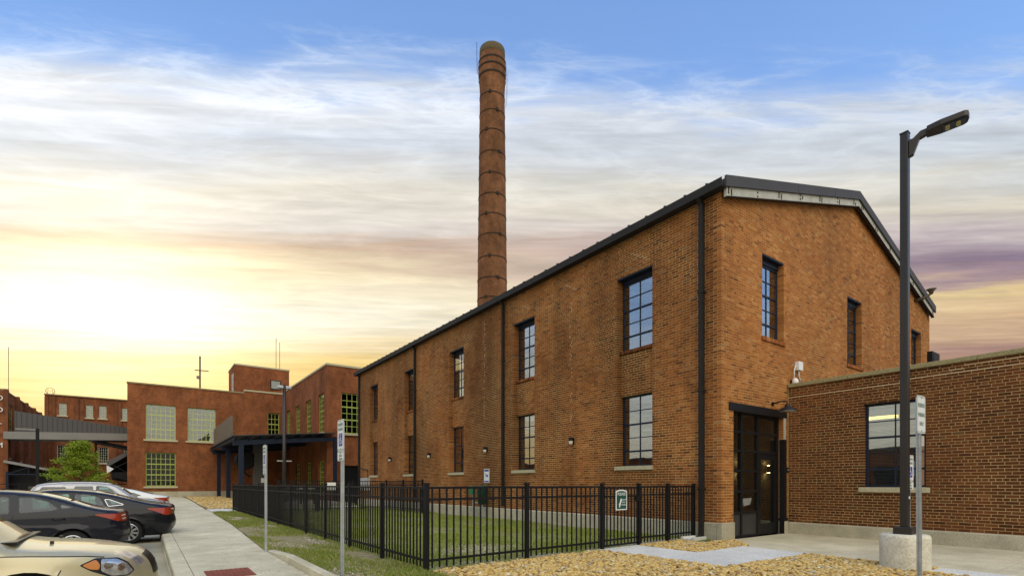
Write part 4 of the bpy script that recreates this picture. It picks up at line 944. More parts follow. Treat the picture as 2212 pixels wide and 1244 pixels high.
# notices on the gate and the wall
sg = thing('gate_notice', 'arched dark green notice with white border reading PLEASE on the gate', 'notice', at(4.66))
nrm = Vector((fd.y, -fd.x, 0)); o_ = at(4.66) + nrm * .03
def arch(w, h_, r_, off): 
    pts = [(-w / 2, 0), (w / 2, 0), (w / 2, h_ - r_)] + [(w / 2 * math.cos(a), h_ - r_ + r_ * math.sin(a)) for a in [math.pi * k / 10 for k in range(1, 10)]] + [(-w / 2, h_ - r_)]
    return pts
fm = lambda a, b, c: tuple(o_ + fd * a + nrm * c + Vector((0, 0, .80 + b)))
MB().prism(arch(.37, .43, .05, 0), fm, 0, .004).build('border', 'sign_white', sg)
MB().prism([(a, b + .022) for a, b in arch(.32, .382, .04, 0)], fm, .004, .006).build('panel', 'sign_green', sg)
mt = lambda a, b: frame_mtx(o_ + fd * a + nrm * .0072 + Vector((0, 0, .80 + b)), fd, (0, 0, 1))
text('lettering', 'PLEASE', .086, mt(0, .335), 'sign_white', sg)
for k, s_ in enumerate(('CLEAN UP', 'AFTER', 'YOUR PET')): text('lettering', s_, .042, mt(.065, .215 - .054 * k), 'sign_white', sg, sx=.85)
MB().prism([(-.085, .06), (-.055, .055), (-.03, .13), (.0, .19), (.012, .235), (-.01, .22), (-.02, .255), (-.045, .20), (-.06, .15), (-.095, .12), (-.075, .11)], fm, .006, .0075).build('hand_symbol', 'sign_white', sg)
ps = thing('wall_notice', 'small white and blue notice on the mill wall above the green bin', 'notice', (X0 - .01, 17.12, 1.68))
MB().box(X0 - .015, X0 - .004, 16.94, 17.32, 1.40, 1.95).build('panel', 'sign_white', ps); MB().box(X0 - .018, X0 - .0155, 16.97, 17.29, 1.85, 1.925).build('header', 'sign_blue', ps); MB().box(X0 - .018, X0 - .0155, 16.97, 17.29, 1.425, 1.475).build('footer', 'sign_blue', ps)
MB().prism([(17.02, 1.62), (17.08, 1.62), (17.08, 1.66), (17.16, 1.66), (17.16, 1.62), (17.2, 1.62), (17.2, 1.73), (17.24, 1.78), (17.18, 1.77), (17.16, 1.71), (17.05, 1.71), (17.02, 1.76)], lambda a, b, c: (c, a, b), X0 - .018, X0 - .0155).build('dog_symbol', 'sign_blue', ps)
dg = thing('dog_waste_station', 'green dog waste dispenser and dark bin on a post by the wall', 'waste bin', (10.75, 17.3, 0))
MB().box(10.72, 10.78, 17.55, 17.61, 0, 1.25).build('post', 'galv', dg); MB().box(10.60, 10.72, 17.44, 17.72, .92, 1.27).build('dispenser', 'green_plastic', dg, bevel=.02)
MB().lathe([(.16, .55), (.20, 1.18), (.215, 1.2), (.20, 1.26), (.05, 1.31)], (10.76, 16.95, 0), 20).build('bin', 'green_dark', dg, smooth=True); MB().tube([(10.75, 17.2, .6), (10.75, 17.55, .6)], .02).build('bracket', 'galv', dg)
MB().box(10.73, 10.79, 16.92, 16.98, 0, .56).build('post', 'galv', dg)
eb = thing('electric_cabinet', 'pale grey electrical cabinets on the far end of the mill wall', 'electrical box', (10.9, 30.7, 1.3))
MB().box(10.78, 11.09, 30.1, 30.75, .95, 1.72).build('cabinet', 'grey_box', eb, bevel=.02); MB().box(10.86, 11.09, 30.8, 31.25, 1.0, 1.7).build('meter_box', 'grey_box', eb, bevel=.02); MB().tube([(11.03, 30.45, 1.7), (11.03, 30.45, 2.2), (11.0, 31.5, 2.3)], .03).build('conduit', 'bronze', eb)
for i, yy in enumerate((12.06, 17.12, 22.1, 26.92)):
    t = thing('wall_lamp', ['wall lamp nearest the building corner on the mill side wall', 'wall lamp above the small blue and white notice', 'third wall lamp from the building corner on the mill side wall', 'wall lamp farthest along the mill side wall'][i], 'wall light', (X0, yy, 2.72), group='dark wall lamps on the mill side wall')
    MB().box(X0 - .03, X0 - .004, yy - .055, yy + .055, 2.60, 2.82).build('backplate', 'frame_black', t)
    MB().lathe([(.075, 0), (.078, .10), (.03, .12)], (X0 - .10, yy, 2.72), 14).build('hood', 'frame_black', t); MB().lathe([(.045, -.12), (.062, -.09), (.066, -.002)], (X0 - .10, yy, 2.72), 14).build('globe', 'blind', t, smooth=True)
gl_ = thing('gooseneck_lamp', 'black barn lamp with wide shade over the entrance door', 'wall light', (13.46, Y0, 3.45))
gx_, gy_ = 13.48, Y0 - .38
MB().lathe([(.055, -.012), (.06, .012)], (13.46, Y0 - .014, 3.46), 14, axis='y').build('rose', 'frame_black', gl_)
MB().tube([(13.46, Y0 - .01, 3.46), (13.46, Y0 - .10, 3.48), (13.47, Y0 - .22, 3.50), (13.47, Y0 - .33, 3.49), (gx_, gy_, 3.46), (gx_, gy_, 3.40)], .017).build('arm', 'frame_black', gl_, smooth=True)
MB().lathe([(.035, 3.42), (.06, 3.38), (.07, 3.34), (.15, 3.31), (.235, 3.24), (.24, 3.225), (.225, 3.23), (.14, 3.29), (.06, 3.31)], (gx_, gy_, 0), 28, cap=False).build('shade', 'frame_black', gl_, smooth=True)
MB().lathe([(.03, 3.30), (.20, 3.245), (.228, 3.228)], (gx_, gy_, 0), 28).build('reflector', 'blind', gl_, smooth=True)
sc = thing('security_camera', 'white security camera with cable and junction box above the door', 'camera', (14.6, Y0, 4.2))
MB().box(14.66, 14.90, Y0 - .13, Y0 - .004, 4.50, 4.74).build('junction_box', 'white_metal', sc, bevel=.01)
MB().tube([(14.7, Y0 - .06, 4.62), (14.56, Y0 - .08, 4.60), (14.50, Y0 - .08, 4.50), (14.48, Y0 - .08, 4.25)], .014).build('cable', 'white_metal', sc, smooth=True)
MB().tube([(14.78, Y0 - .06, 4.50), (14.79, Y0 - .07, 4.34), (14.86, Y0 - .07, 4.24), (14.95, Y0 - .05, 4.20)], .014).build('cable', 'white_metal', sc, smooth=True)
MB().lathe([(.02, -.11), (.075, -.09), (.085, 0), (.06, .07), (.02, .10)], (14.46, Y0 - .12, 4.15), 16).build('dome', 'white_metal', sc, smooth=True); MB().lathe([(.05, 0), (.05, .10)], (14.56, Y0 - .14, 4.13), 14, axis='y').build('lens_hood', 'white_metal', sc); MB().box(14.42, 14.5, Y0 - .06, Y0 - .004, 4.1, 4.2).build('mount', 'black_metal', sc)
cr_ = thing('card_reader', 'small black card reader on the wall right of the door', 'card reader', (14.22, Y0, 1.75)); MB().box(14.185, 14.285, Y0 - .035, Y0 - .004, 1.66, 1.80).build('reader', 'frame_black', cr_, bevel=.008); MB().box(14.215, 14.255, Y0 - .037, Y0 - .0355, 1.71, 1.75).build('keypad', 'grey_box', cr_)
mat('horn_metal', (.10, .085, .055), .7)
hn = thing('rake_horn', 'dull metal horn fixed under the right end of the roof rake', 'horn', (25.5, Y0 - .2, 8.8))
MB().tube([(24.25, Y0 - .02, 8.45), (24.35, Y0 - .30, 8.52), (24.42, Y0 - .45, 8.62)], [.07, .05, .045]).build('arm', 'horn_metal', hn, smooth=True)
MB().lathe([(.05, -.05), (.08, .04), (.11, .09), (.17, .14)], (24.44, Y0 - .47, 8.66), 16).build('bell', 'horn_metal', hn, smooth=True)
sb = thing('splash_block', 'pale concrete splash block under the corner downpipe', 'splash block', (10.75, 7.35, 0))
MB().prism([(-.18, 0), (.18, 0), (.18, .09), (.13, .09), (.10, .045), (-.10, .045), (-.13, .09), (-.18, .09)], lambda a, b, c: (c, 7.36 + a, b), 10.42, 10.93).build('trough', 'concrete_new', sb)

# ================================================================== lamp post by the apron
lx, ly = 9.925, 2.95
lp = thing('lamp_post', 'tall dark bronze square lamp post with LED head on a concrete drum', 'lamp post', (lx, ly, 0))
MB().lathe([(.335, -.2), (.335, .50), (.322, .53), (.30, .545)], (lx, ly, 0), 48).build('drum_base', 'concrete_base', lp, smooth=True, auto=True)
MB().box(lx - .125, lx + .125, ly - .125, ly + .125, .545, .66).build('base_cover', 'pole_bronze', lp, bevel=.01)
MB().box(lx - .055, lx + .055, ly - .055, ly + .055, .655, 6.97).build('pole', 'pole_bronze', lp, bevel=.012); MB().box(lx - .058, lx + .058, ly - .058, ly + .058, 6.97, 6.99).build('pole_cap', 'pole_bronze', lp)
MB().box(lx - .04, lx + .04, ly - .0595, ly - .0552, 1.02, 1.26).build('hand_hole_cover', 'pole_bronze', lp); MB().box(lx - .026, lx + .026, ly - .0605, ly - .0596, 1.11, 1.15).build('asset_plate', 'sign_white', lp)
ad = Vector((math.cos(-YAW), math.sin(-YAW), 0)); ad = Vector((.25, -.97, 0)).normalized(); ap = Vector((-ad.y, ad.x, 0)); tl_ = math.tan(R(3))
lpnt = lambda s, t, z: tuple(Vector((lx, ly, 6.80)) + ad * (.70 * s + .005) + ap * t * .85 + Vector((0, 0, z)))
MB().prism([(.07, -.22), (.07, .04), (.14, .04), (.27, .12), (.40, .13), (.40, .05), (.26, .02), (.15, -.2)], lambda a, b, c: lpnt(a, c, b), -.055, .055).build('bracket', 'pole_bronze', lp)
hd = MB().prism([(.38, -.12), (.38, .12), (.62, .165), (1.02, .155), (1.08, .11), (1.10, 0), (1.08, -.11), (1.02, -.155), (.62, -.165)], lambda a, b, c: lpnt(a, b, c + .04 * (a - .38)), .045, .135).build('lamp_head', 'pole_bronze', lp, bevel=.012)
MB().prism([(.66, -.12), (.66, .12), (1.03, .115), (1.06, 0), (1.03, -.115)], lambda a, b, c: lpnt(a, b, c + .04 * (a - .38)), .037, .0445).build('lens', 'glass_tint', hd)
for s in (.74, .92):
    for t in (-.05, .0, .05): MB().lathe([(.028, 0), (.028, .004)], lpnt(s, t, .030 + .04 * (s - .38)), 10).build('led', 'led', hd)

# ================================================================== sign posts
def perforated_post(mb, h_, w=.045, x=0, y=0):
    """square tube, round-ish holes down two faces"""
    step, r = .0254 * 1.6, .0075; n = int(h_ / step); e = w / 2
    for (ax, sg_) in (('x', -1), ('x', 1), ('y', -1), ('y', 1)):
        def P(t, z): return (x + sg_ * e, y + t, z) if ax == 'x' else (x + t, y + sg_ * e, z)
        for k in range(n):
            z0, z1 = k * step, (k + 1) * step; zc = (z0 + z1) / 2
            o = [(-e, z0), (e, z0), (e, z1), (-e, z1)]; i = [(-r, zc - r), (r, zc - r), (r, zc + r), (-r, zc + r)]
            for q in range(4): mb.face([P(*o[q]), P(*o[(q + 1) % 4]), P(*i[(q + 1) % 4]), P(*i[q])])
    mb.face([(x - e, y - e, n * step), (x + e, y - e, n * step), (x + e, y + e, n * step), (x - e, y + e, n * step)])
def wheelchair(mb, P, s, lift):
    """seated figure and wheel as flat strokes"""
    def stroke(a, b, w):
        a, b = Vector(a), Vector(b); d = (b - a).normalized(); n = Vector((-d.y, d.x)) * w / 2
        mb.prism([a - n, b - n, b + n, a + n], lambda p, q, c: P(p * s, q * s, c), lift, lift + .0012)
    c = [(.38 * math.cos(t) - .08, .38 * math.sin(t) - .22) for t in [R(100 + 250 * k / 14) for k in range(15)]]
    for a, b in zip(c, c[1:]): stroke(a, b, .10)
    stroke((-.10, .48), (-.06, -.10), .14); stroke((-.06, -.08), (.30, -.10), .12); stroke((.28, -.08), (.42, -.52), .12); stroke((.40, -.5), (.58, -.45), .09); stroke((-.08, .22), (.26, .20), .09)
    mb.prism([(-.12 + .13 * math.cos(t), .68 + .13 * math.sin(t)) for t in [2 * math.pi * k / 10 for k in range(10)]], lambda p, q, c: P(p * s, q * s, c), lift, lift + .0012)
def sign_post(label, x, y, zg, ztop, plane, lean=(0, 0), reserved=True, rot=0):
    t = thing('sign_post', label, 'sign', (x, y, zg), group='parking signs on perforated posts'); hgt = ztop - zg - .02
    mb = MB(); perforated_post(mb, hgt); po = mb.build('post', 'galv', t, local=True)
    t.rotation_euler = (lean[0], lean[1], rot)
    # local frame: sign face looks towards -y, x to the right
    def P(a, b, c): return (a, -.026 - c, b)
    def plate(z0, z1, name):
        w = .152; c_ = .02; H_ = z1 - z0
        pts = [(-w + c_, z0), (w - c_, z0), (w, z0 + c_), (w, z1 - c_), (w - c_, z1), (-w + c_, z1), (-w, z1 - c_), (-w, z0 + c_)]
        pl = MB().prism(pts, P, 0, .003).build(name, 'sign_white', t, local=True)
        b = MB(); i, k = .012, .006
        for (a0, a1, b0, b1) in ((-w + i, w - i, z0 + i, z0 + i + k), (-w + i, w - i, z1 - i - k, z1 - i), (-w + i, -w + i + k, z0 + i + k, z1 - i - k), (w - i - k, w - i, z0 + i + k, z1 - i - k)): b.prism([(a0, b0), (a1, b0), (a1, b1), (a0, b1)], P, .003, .0042)
        b.build('border', 'sign_green_text', pl, local=True)
        for zz in (z0 + .03, z1 - .03): MB().lathe([(.009, 0), (.009, .005)], (0, -.034, zz), 8, axis='y').build('bolt', 'galv', pl, local=True)
        return pl
    def T(s_, size, zz, pl, sx=.8): 
        o = text('lettering', s_, size, Matrix(((1, 0, 0, 0), (0, 0, -1, -.0302), (0, 1, 0, zz), (0, 0, 0, 1))), 'sign_green_text', None, .0006, sx=sx); o.parent = pl
    top = hgt
    if reserved == 'ada':
        pl = plate(top - .457, top, 'sign_plate'); T('RESERVED', .062, top - .075, pl); T('PARKING', .062, top - .145, pl, .85)
        b = MB().prism([(-.085, top - .395), (.085, top - .395), (.085, top - .205), (-.085, top - .205)], P, .003, .0045).build('blue_panel', 'sign_blue', pl, local=True)
        mb = MB(); wheelchair(mb, lambda a, c, d: P(a, top - .30 + c, d), .105, .0045); mb.build('wheelchair_symbol', 'sign_white', pl, local=True)
        p2 = plate(top - .615, top - .465, 'penalty_plate'); T('MAX', .036, top - .498, p2); T('PENALTY', .04, top - .54, p2); T('$100-500', .04, top - .585, p2)
    else:
        pl = plate(top - .457, top, 'sign_plate'); T('RESERVED', .07, top - .12, pl, .76); T('PARKING', .07, top - .235, pl, .82); T('ONLY', .07, top - .345, pl, .82)
    return t
sign_post('accessible parking sign at the pavement edge close to the lawn fence corner', 2.40, 7.70, -.08, 2.33, 'X', reserved='ada', rot=R(-90), lean=(0, R(.4)))
sign_post('accessible parking sign farther along the pavement, at the end of the raised kerb', 2.04, 11.62, -.08, 2.18, 'X', reserved='ada', rot=R(-90), lean=(0, R(-.5)))
sign_post('reserved parking sign with three lines of text in front of the lamp post', 7.77, 2.16, -.02, 2.45, 'Y', reserved='text', lean=(0, R(-.9)))
sign_post('accessible parking sign half hidden behind the lamp post', 11.02, 3.22, 0, 1.88, 'Y', reserved='ada')
# far lamp posts
pl_ = thing('lamp_post', 'slim brown lamp post with two small heads in front of the porch', 'lamp post', (7.55, 36.6, .1))
MB().lathe([(.14, .05), (.13, 3), (.10, 8.0)], (7.55, 36.6, 0), 10).build('pole', 'pole_bronze', pl_, smooth=True)
for s in (-1, 1): MB().box(7.55 + s * .25 - .18, 7.55 + s * .25 + .18, 36.45, 36.75, 7.72, 7.9).build('lamp_head', 'galv', pl_, bevel=.03)
MB().box(7.1, 8.0, 36.55, 36.65, 2.85, 2.92).build('crossarm', 'galv', pl_)
l2 = thing('lamp_post', 'black lamp post with one arm in front of the footbridge', 'lamp post', (-6.35, 50, -.28))
MB().box(-6.44, -6.26, 49.92, 50.08, -.28, 5.35).build('pole', 'black_metal', l2); MB().box(-7.5, -6.44, 49.9, 50.1, 5.20, 5.32).build('lamp_head', 'grey_light', l2)

# bicycles and a small pink trolley behind the fence
def bicycle(x, y, rz, lab):
    t = thing('bicycle', lab, 'bicycle', (x, y, .12), rz, group='bicycles parked by the porch')
    for xc in (-.52, .52):
        w = MB().tube([(xc + .33 * math.cos(a), 0, .35 + .33 * math.sin(a)) for a in [2 * math.pi * k / 20 for k in range(21)]], .02, 6).build('wheel', 'tyre', t, local=True)
        s = MB()
        for k in range(8): s.tube([(xc, 0, .35), (xc + .32 * math.cos(k * math.pi / 4), 0, .35 + .32 * math.sin(k * math.pi / 4))], .004, 4)
        s.build('spokes', 'galv', w, local=True)
    f = MB(); 
    for p, q in (((-.52, .35), (-.10, .33)), ((-.10, .33), (-.20, .85)), ((-.18, .78), (.36, .80)), ((-.10, .33), (.36, .78)), ((.36, .95), (.52, .35)), ((-.52, .35), (-.18, .76))): f.tube([(p[0], 0, p[1]), (q[0], 0, q[1])], .018, 6)
    f.build('frame', 'black_metal', t, local=True)
    MB().box(-.33, -.08, -.06, .06, .86, .91).build('saddle', 'tyre', t, local=True, bevel=.02); MB().tube([(.30, -.26, .98), (.36, 0, .97), (.30, .26, .98)], .015, 6).build('handlebar', 'black_metal', t, local=True)
bicycle(5.5, 34.2, R(20), 'bicycle behind the fence below the blue porch column')
bicycle(6.3, 33.9, R(10), 'bicycle behind the fence in front of the steel duct')
tr_ = thing('planter_rail', 'pale pinkish planter frame behind the fence near the brown lamp post', 'planter', (7.1, 34, .1))
mat('pink', (.55, .40, .38), .7)
for x in (6.95, 7.35): MB().box(x - .03, x + .03, 33.97, 34.03, .1, 1.25).build('leg', 'pink', tr_)
for z in (.7, 1.05, 1.2): MB().box(6.92, 7.38, 33.95, 34.05, z, z + .05).build('rail', 'pink', tr_)
bn = thing('bench', 'pale bench top just above the fence in front of the porch', 'bench', (8.2, 33, .1)); MB().box(7.55, 8.75, 32.8, 33.2, 1.02, 1.10).build('seat', 'concrete_new', bn); MB().box(7.7, 7.8, 32.9, 33.1, .05, 1.02).build('leg', 'black_metal', bn); MB().box(8.5, 8.6, 32.9, 33.1, .05, 1.02).build('leg', 'black_metal', bn)

# ================================================================== parked cars
def catmull(pts, n=6):
    out = []; P = [Vector(p) for p in pts]; P = [P[0] * 2 - P[1]] + P + [P[-1] * 2 - P[-2]]
    for i in range(1, len(P) - 2):
        for k in range(n):
            t = k / n; a, b, c, d = P[i - 1], P[i], P[i + 1], P[i + 2]
            out.append(.5 * ((2 * b) + (c - a) * t + (2 * a - 5 * b + 4 * c - d) * t * t + (3 * b - a - 3 * c + d) * t ** 3))
    out.append(P[-2]); return out
def inside(poly, x, y):
    c = False; n = len(poly); j = n - 1
    for i in range(n):
        if (poly[i][1] > y) != (poly[j][1] > y) and x < (poly[j][0] - poly[i][0]) * (y - poly[i][1]) / (poly[j][1] - poly[i][1]) + poly[i][0]: c = not c
        j = i
    return c
def dense(poly, step=.04):
    out = []
    for i in range(len(poly)):
        a, b = Vector(poly[i]), Vector(poly[(i + 1) % len(poly)]); n = max(1, int((b - a).length / step))
        for k in range(n): out.append(a + (b - a) * k / n)
    return out
def offset(poly, d):
    n = len(poly); out = []; area = sum(poly[i][0] * poly[(i + 1) % n][1] - poly[(i + 1) % n][0] * poly[i][1] for i in range(n)); s = 1 if area > 0 else -1
    for i in range(n):
        p, q, r = Vector(poly[i - 1]), Vector(poly[i]), Vector(poly[(i + 1) % n]); e1, e2 = (q - p).normalized(), (r - q).normalized()
        n1, n2 = Vector((e1.y, -e1.x)) * s, Vector((e2.y, -e2.x)) * s; m = n1 + n2; m = m / max(.5, m.dot(n1)) if m.length > .01 else n1
        out.append(q + m * d)
    return out
def rounded(poly, r=.05, n=4):
    out = []; N = len(poly)
    for i in range(N):
        p, q, s = Vector(poly[i - 1]), Vector(poly[i]), Vector(poly[(i + 1) % N]); a, b = (p - q), (s - q); ra = min(r, a.length * .4, b.length * .4)
        a.normalize(); b.normalize(); A, B = q + a * ra, q + b * ra
        for k in range(n + 1): t = k / n; out.append(A * (1 - t) ** 2 + q * 2 * t * (1 - t) + B * t * t)
    return out
def make_car(label, S, loc, rz, group='cars parked nose or tail to the kerb'):
    t = thing('parked_car', label, 'car', loc, rz, group)
    L, W, gc, belt = S['L'], S['W'], S.get('gc', .22), S['belt']
    sil = catmull(S['sil'], 6); wr = S['wr']; ar = wr + S.get('ao', .055)
    arch_pts = []
    for xc in (S['wf'], S['wb']):
        a0 = math.asin(max(-1, min(1, (gc - wr) / ar)))
        arch_pts.append([Vector((xc + ar * math.cos(a), wr + ar * math.sin(a))) for a in [a0 + (math.pi - 2 * a0) * k / 18 for k in range(19)]])
    outline = sil + [Vector((arch_pts[0][0].x + .05, gc))] + arch_pts[0] + [Vector((arch_pts[0][-1].x - .05, gc)), Vector((arch_pts[1][0].x + .05, gc))] + arch_pts[1] + [Vector((arch_pts[1][-1].x - .03, gc))]
    sa = np.array([(p.x, p.y) for p in sil])
    seg0, seg1 = sa[:-1], sa[1:]; sd = seg1 - seg0; sl2 = (sd ** 2).sum(1) + 1e-12
    def dist(x, z):
        p = np.array((x, z)); tt = np.clip(((p - seg0) * sd).sum(1) / sl2, 0, 1); return np.sqrt((((seg0 + sd * tt[:, None]) - p) ** 2).sum(1).min())
    rr_ = S.get('round', .09); zm = .58
    def hy(x, z):
        y = W / 2
        if z < zm: y -= .07 * ((zm - z) / (zm - .15)) ** 2
        elif z < belt: y -= .035 * ((z - zm) / (belt - zm)) ** 2
        else: y -= .035 + (z - belt) * S.get('tumble', .36)
        cr = S.get('crease'); 
        if cr: y += .012 * math.exp(-((z - (cr[0] + cr[1] * x)) / .045) ** 2)
        for xc in (S['wf'], S['wb']):
            dd = math.hypot(x - xc, z - wr)
            if dd < ar + .12: y += .018 * (1 - (dd - ar) / .12) ** 2 if dd > ar else .018
        f = max(0, (x - (L - S.get('fl', .9))) / S.get('fl', .9)); y -= S.get('fp', .30) * f ** 2.6
        b = max(0, (S.get('bl', .7) - x) / S.get('bl', .7)); y -= S.get('bp', .17) * b ** 2.6
        d = dist(x, z)
        if d < rr_: y -= rr_ * .85 * (1 - math.sqrt(max(0, 1 - (1 - d / rr_) ** 2)))
        return max(.05, y)
    # classes on the side: windows, trims, lamps, doors
    cls = []                                   # (class, poly) first match wins
    for wn in S['windows']:
        w_ = rounded(wn['p'], wn.get('r', .05)); cls.append((('window', wn.get('m', 'glass_car')), w_))
        cls.append((('trim', wn.get('t', 'trim_black')), offset(w_, wn.get('tw', .022))))
    for lm in S['lamps']: cls.append(((lm['n'], lm['m']), rounded(lm['p'], .02)))
    for dr_ in S['doors']:
        d_ = rounded(dr_, .06); cls.append((('door', S['paint']), offset(d_, -.006))); cls.append((('gap', 'trim_black'), offset(d_, .003)))
    if 'fuel' in S:
        c = [Vector((S['fuel'][0] + .085 * math.cos(a), S['fuel'][1] + .085 * math.sin(a))) for a in [2 * math.pi * k / 16 for k in range(16)]]
        cls.append((('fuel_flap', S['paint']), c)); cls.append((('gap', 'trim_black'), offset(c, .006)))
    for g_ in S.get('gaps', []):
        a, b = [Vector(q) for q in g_], None; up = offset(a + [q + Vector((.0, .0)) for q in reversed(a)], 0) if False else None
        for p, q in zip(a, a[1:]):
            n_ = (q - p).normalized(); n_ = Vector((-n_.y, n_.x)) * .005; cls.append((('gap', 'trim_black'), [p - n_, q - n_, q + n_, p + n_]))
    vs_, es = [], []
    def addloop(pts):
        i = len(vs_); n = len(pts); vs_.extend(pts); es.extend([(i + k, i + (k + 1) % n) for k in range(n)])
    addloop(outline)
    for c, p in cls:
        if all(inside(outline, q[0], q[1]) for q in p): addloop(dense(p))
        else: addloop(dense(p))
    x = .03
    while x < L:
        z = gc
        while z < S['H']:
            if inside(outline, x, z): vs_.append(Vector((x + random.uniform(-.004, .004), z + random.uniform(-.004, .004))))
            z += .05
        x += .055
    rv, re, rf_, *_ = geometry.delaunay_2d_cdt(vs_, es, [], 0, 1e-4)
    hyc = [hy(p.x, p.y) for p in rv]
    out = {}
    for f in rf_:
        cx = sum(rv[i].x for i in f) / len(f); cz = sum(rv[i].y for i in f) / len(f)
        if not inside(outline, cx, cz): continue
        key = ('body', S['paint'], 0)
        for ci, (c, p) in enumerate(cls):
            if inside(p, cx, cz): key = (*c, ci); break
        if key[0] in ('trim', 'gap'): key = ('body_trim', key[1], 0)
        out.setdefault(key, []).append(f)
    def emit(key, faces, sgn):
        used = {}; V = []; F = []
        ins = .008 if key[0] == 'window' else (.004 if key[1] == 'trim_black' else 0)
        for f in faces:
            q = []
            for i in f:
                if i not in used: used[i] = len(V); V.append((rv[i].x, sgn * (hyc[i] - ins), rv[i].y))
                q.append(used[i])
            F.append(tuple(q if sgn < 0 else q[::-1]))
        return V, F
    body = MB(); trim = {}
    for key, faces in out.items():
        for sgn in (-1, 1):
            V, F = emit(key, faces, sgn)
            if key[0] == 'body': body.add(V, F)
            elif key[0] == 'body_trim': trim.setdefault((key[1], sgn), MB()).add(V, F)
            else:
                if key[0] in ('door', 'fuel_flap') and sgn > 0 and key[0] == 'fuel_flap': body.add(V, F); continue
                MB().add(V, F).build(key[0], key[1], t, smooth=True, local=True, fixn=False)
    # strip over the top from tail to nose
    n = len(sil); NQ = 14; tan = [(sil[min(i + 1, n - 1)] - sil[max(i - 1, 0)]).normalized() for i in range(n)]
    rows = []
    for i, p in enumerate(sil):
        nx, nz = -tan[i].y, tan[i].x; hw = hy(p.x, p.y); endness = abs(nx); c = .045 + .075 * endness * endness * (1.6 if p.x > L / 2 else 1)
        rows.append([(p.x + nx * c * (1 - (q) ** 2), q * hw, p.y + nz * c * (1 - q ** 2)) for q in [-1 + 2 * k / NQ for k in range(NQ + 1)]])
    strip = {}
    for i in range(n - 1):
        xm, zm_ = (sil[i].x + sil[i + 1].x) / 2, (sil[i].y + sil[i + 1].y) / 2; nz_ = tan[i].x
        for k in range(NQ):
            q = abs(-1 + 2 * (k + .5) / NQ); key = ('body', S['paint'])
            for (nm, mt_, x0, x1, z0, z1, q0, q1) in S['strip']:
                if x0 <= xm <= x1 and z0 <= zm_ <= z1 and q0 <= q <= q1: key = (nm, mt_) if q0 < .3 else (nm, mt_, k < NQ / 2); break
            strip.setdefault(key, MB()).face([rows[i][k], rows[i][k + 1], rows[i + 1][k + 1], rows[i + 1][k]])
    for key, mb in strip.items():
        if key[0] == 'body': body.v_off = len(body.v); body.add(mb.v, mb.f)
        else:
            me = MB(); me.add(mb.v, mb.f); o = me.build(key[0], key[1], t, smooth=True, local=True)
            b = bmesh.new(); b.from_mesh(o.data); bmesh.ops.remove_doubles(b, verts=b.verts, dist=.0005); b.to_mesh(o.data); b.free()
    bo = body.build('body', S['paint'], t, smooth=True, local=True, fixn=False)
    b = bmesh.new(); b.from_mesh(bo.data); bmesh.ops.remove_doubles(b, verts=b.verts, dist=.0008); bmesh.ops.recalc_face_normals(b, faces=b.faces); b.to_mesh(bo.data); b.free()
    for (m_, _s), mb in trim.items(): mb.build('window_trim', m_, t, local=True, fixn=False)
    # cabin: floor tub, seats, underside
    mb = MB(); mb.box(.25, L - .35, -W / 2 + .22, W / 2 - .22, gc - .02, gc + .05); mb.box(S['wb'] + .3, S['cab'][1], -W / 2 + .17, W / 2 - .17, gc + .05, belt - .22)
    mb.build('cabin_floor', 'seat', t, local=True)
    for xs in S['seats']:
        for ys in (-.38, .38):
            mb = MB(); mb.prism([(xs - .12, belt - .4), (xs + .08, belt - .4), (xs - .02, belt + .12), (xs - .12, belt + .12)], lambda a, b, c: (a, c, b), ys - .24, ys + .24)
            mb.prism([(xs - .13, belt + .14), (xs - .03, belt + .14), (xs - .04, belt + .32), (xs - .12, belt + .32)], lambda a, b, c: (a, c, b), ys - .12, ys + .12)
            mb.build('seat', 'seat', t, local=True, bevel=.03)
    # wheels
    for xc in (S['wf'], S['wb']):
        for sgn in (-1, 1):
            yc = sgn * (W / 2 - .03); w = wr; q = S.get('rim', .66) * wr; prof = [(q, -.20), (w - .02, -.205), (w, -.18), (w, -.04), (w - .015, -.012), (w - .05, -.002), (q, -.006)]
            ty = MB().lathe([(r, sgn * h__) for r, h__ in prof], (xc, yc, wr), 32, axis='y', cap=False).build('wheel', 'tyre', t, smooth=True, local=True)
            mb = MB(); mb.lathe([(q, sgn * -.15), (q, sgn * -.012), (q - .018, sgn * -.004), (q - .03, sgn * -.02), (q - .03, sgn * -.15)], (xc, yc, wr), 32, axis='y', cap=False)
            ns = S.get('spokes', 10)
            for k in range(ns):
                a = 2 * math.pi * (k + .3) / ns; ca, sa_ = math.cos(a), math.sin(a); hw_ = .028 if ns > 8 else .045
                mb.prism([(.03, -hw_ * .8), (q - .02, -hw_), (q - .02, hw_), (.03, hw_ * .8)], lambda u, v, c: (xc + u * ca - v * sa_, yc + sgn * c, wr + u * sa_ + v * ca), -.05, -.016)
            mb.lathe([(.065, sgn * -.05), (.065, sgn * -.010), (.03, sgn * -.004)], (xc, yc, wr), 16, axis='y')
            mb.build('rim', 'alloy', ty, local=True)
            MB().lathe([(q - .04, sgn * -.13), (q - .04, sgn * -.12)], (xc, yc, wr), 24, axis='y').build('brake_disc', 'rust_dark', ty, local=True)
            mb = MB(); r_ = ar + .004
            ring = [(xc + r_ * math.cos(a), wr + r_ * math.sin(a)) for a in [-.5 + (math.pi + 1.0) * k / 18 for k in range(19)]]
            for p, s_ in zip(ring, ring[1:]): mb.face([(p[0], sgn * (W / 2 - .03), p[1]), (s_[0], sgn * (W / 2 - .03), s_[1]), (s_[0], sgn * (W / 2 - .38), s_[1]), (p[0], sgn * (W / 2 - .38), p[1])])
            mb.face([(p[0], sgn * (W / 2 - .38), p[1]) for p in ring]); mb.build('wheel_liner', 'trim_black', t, local=True)
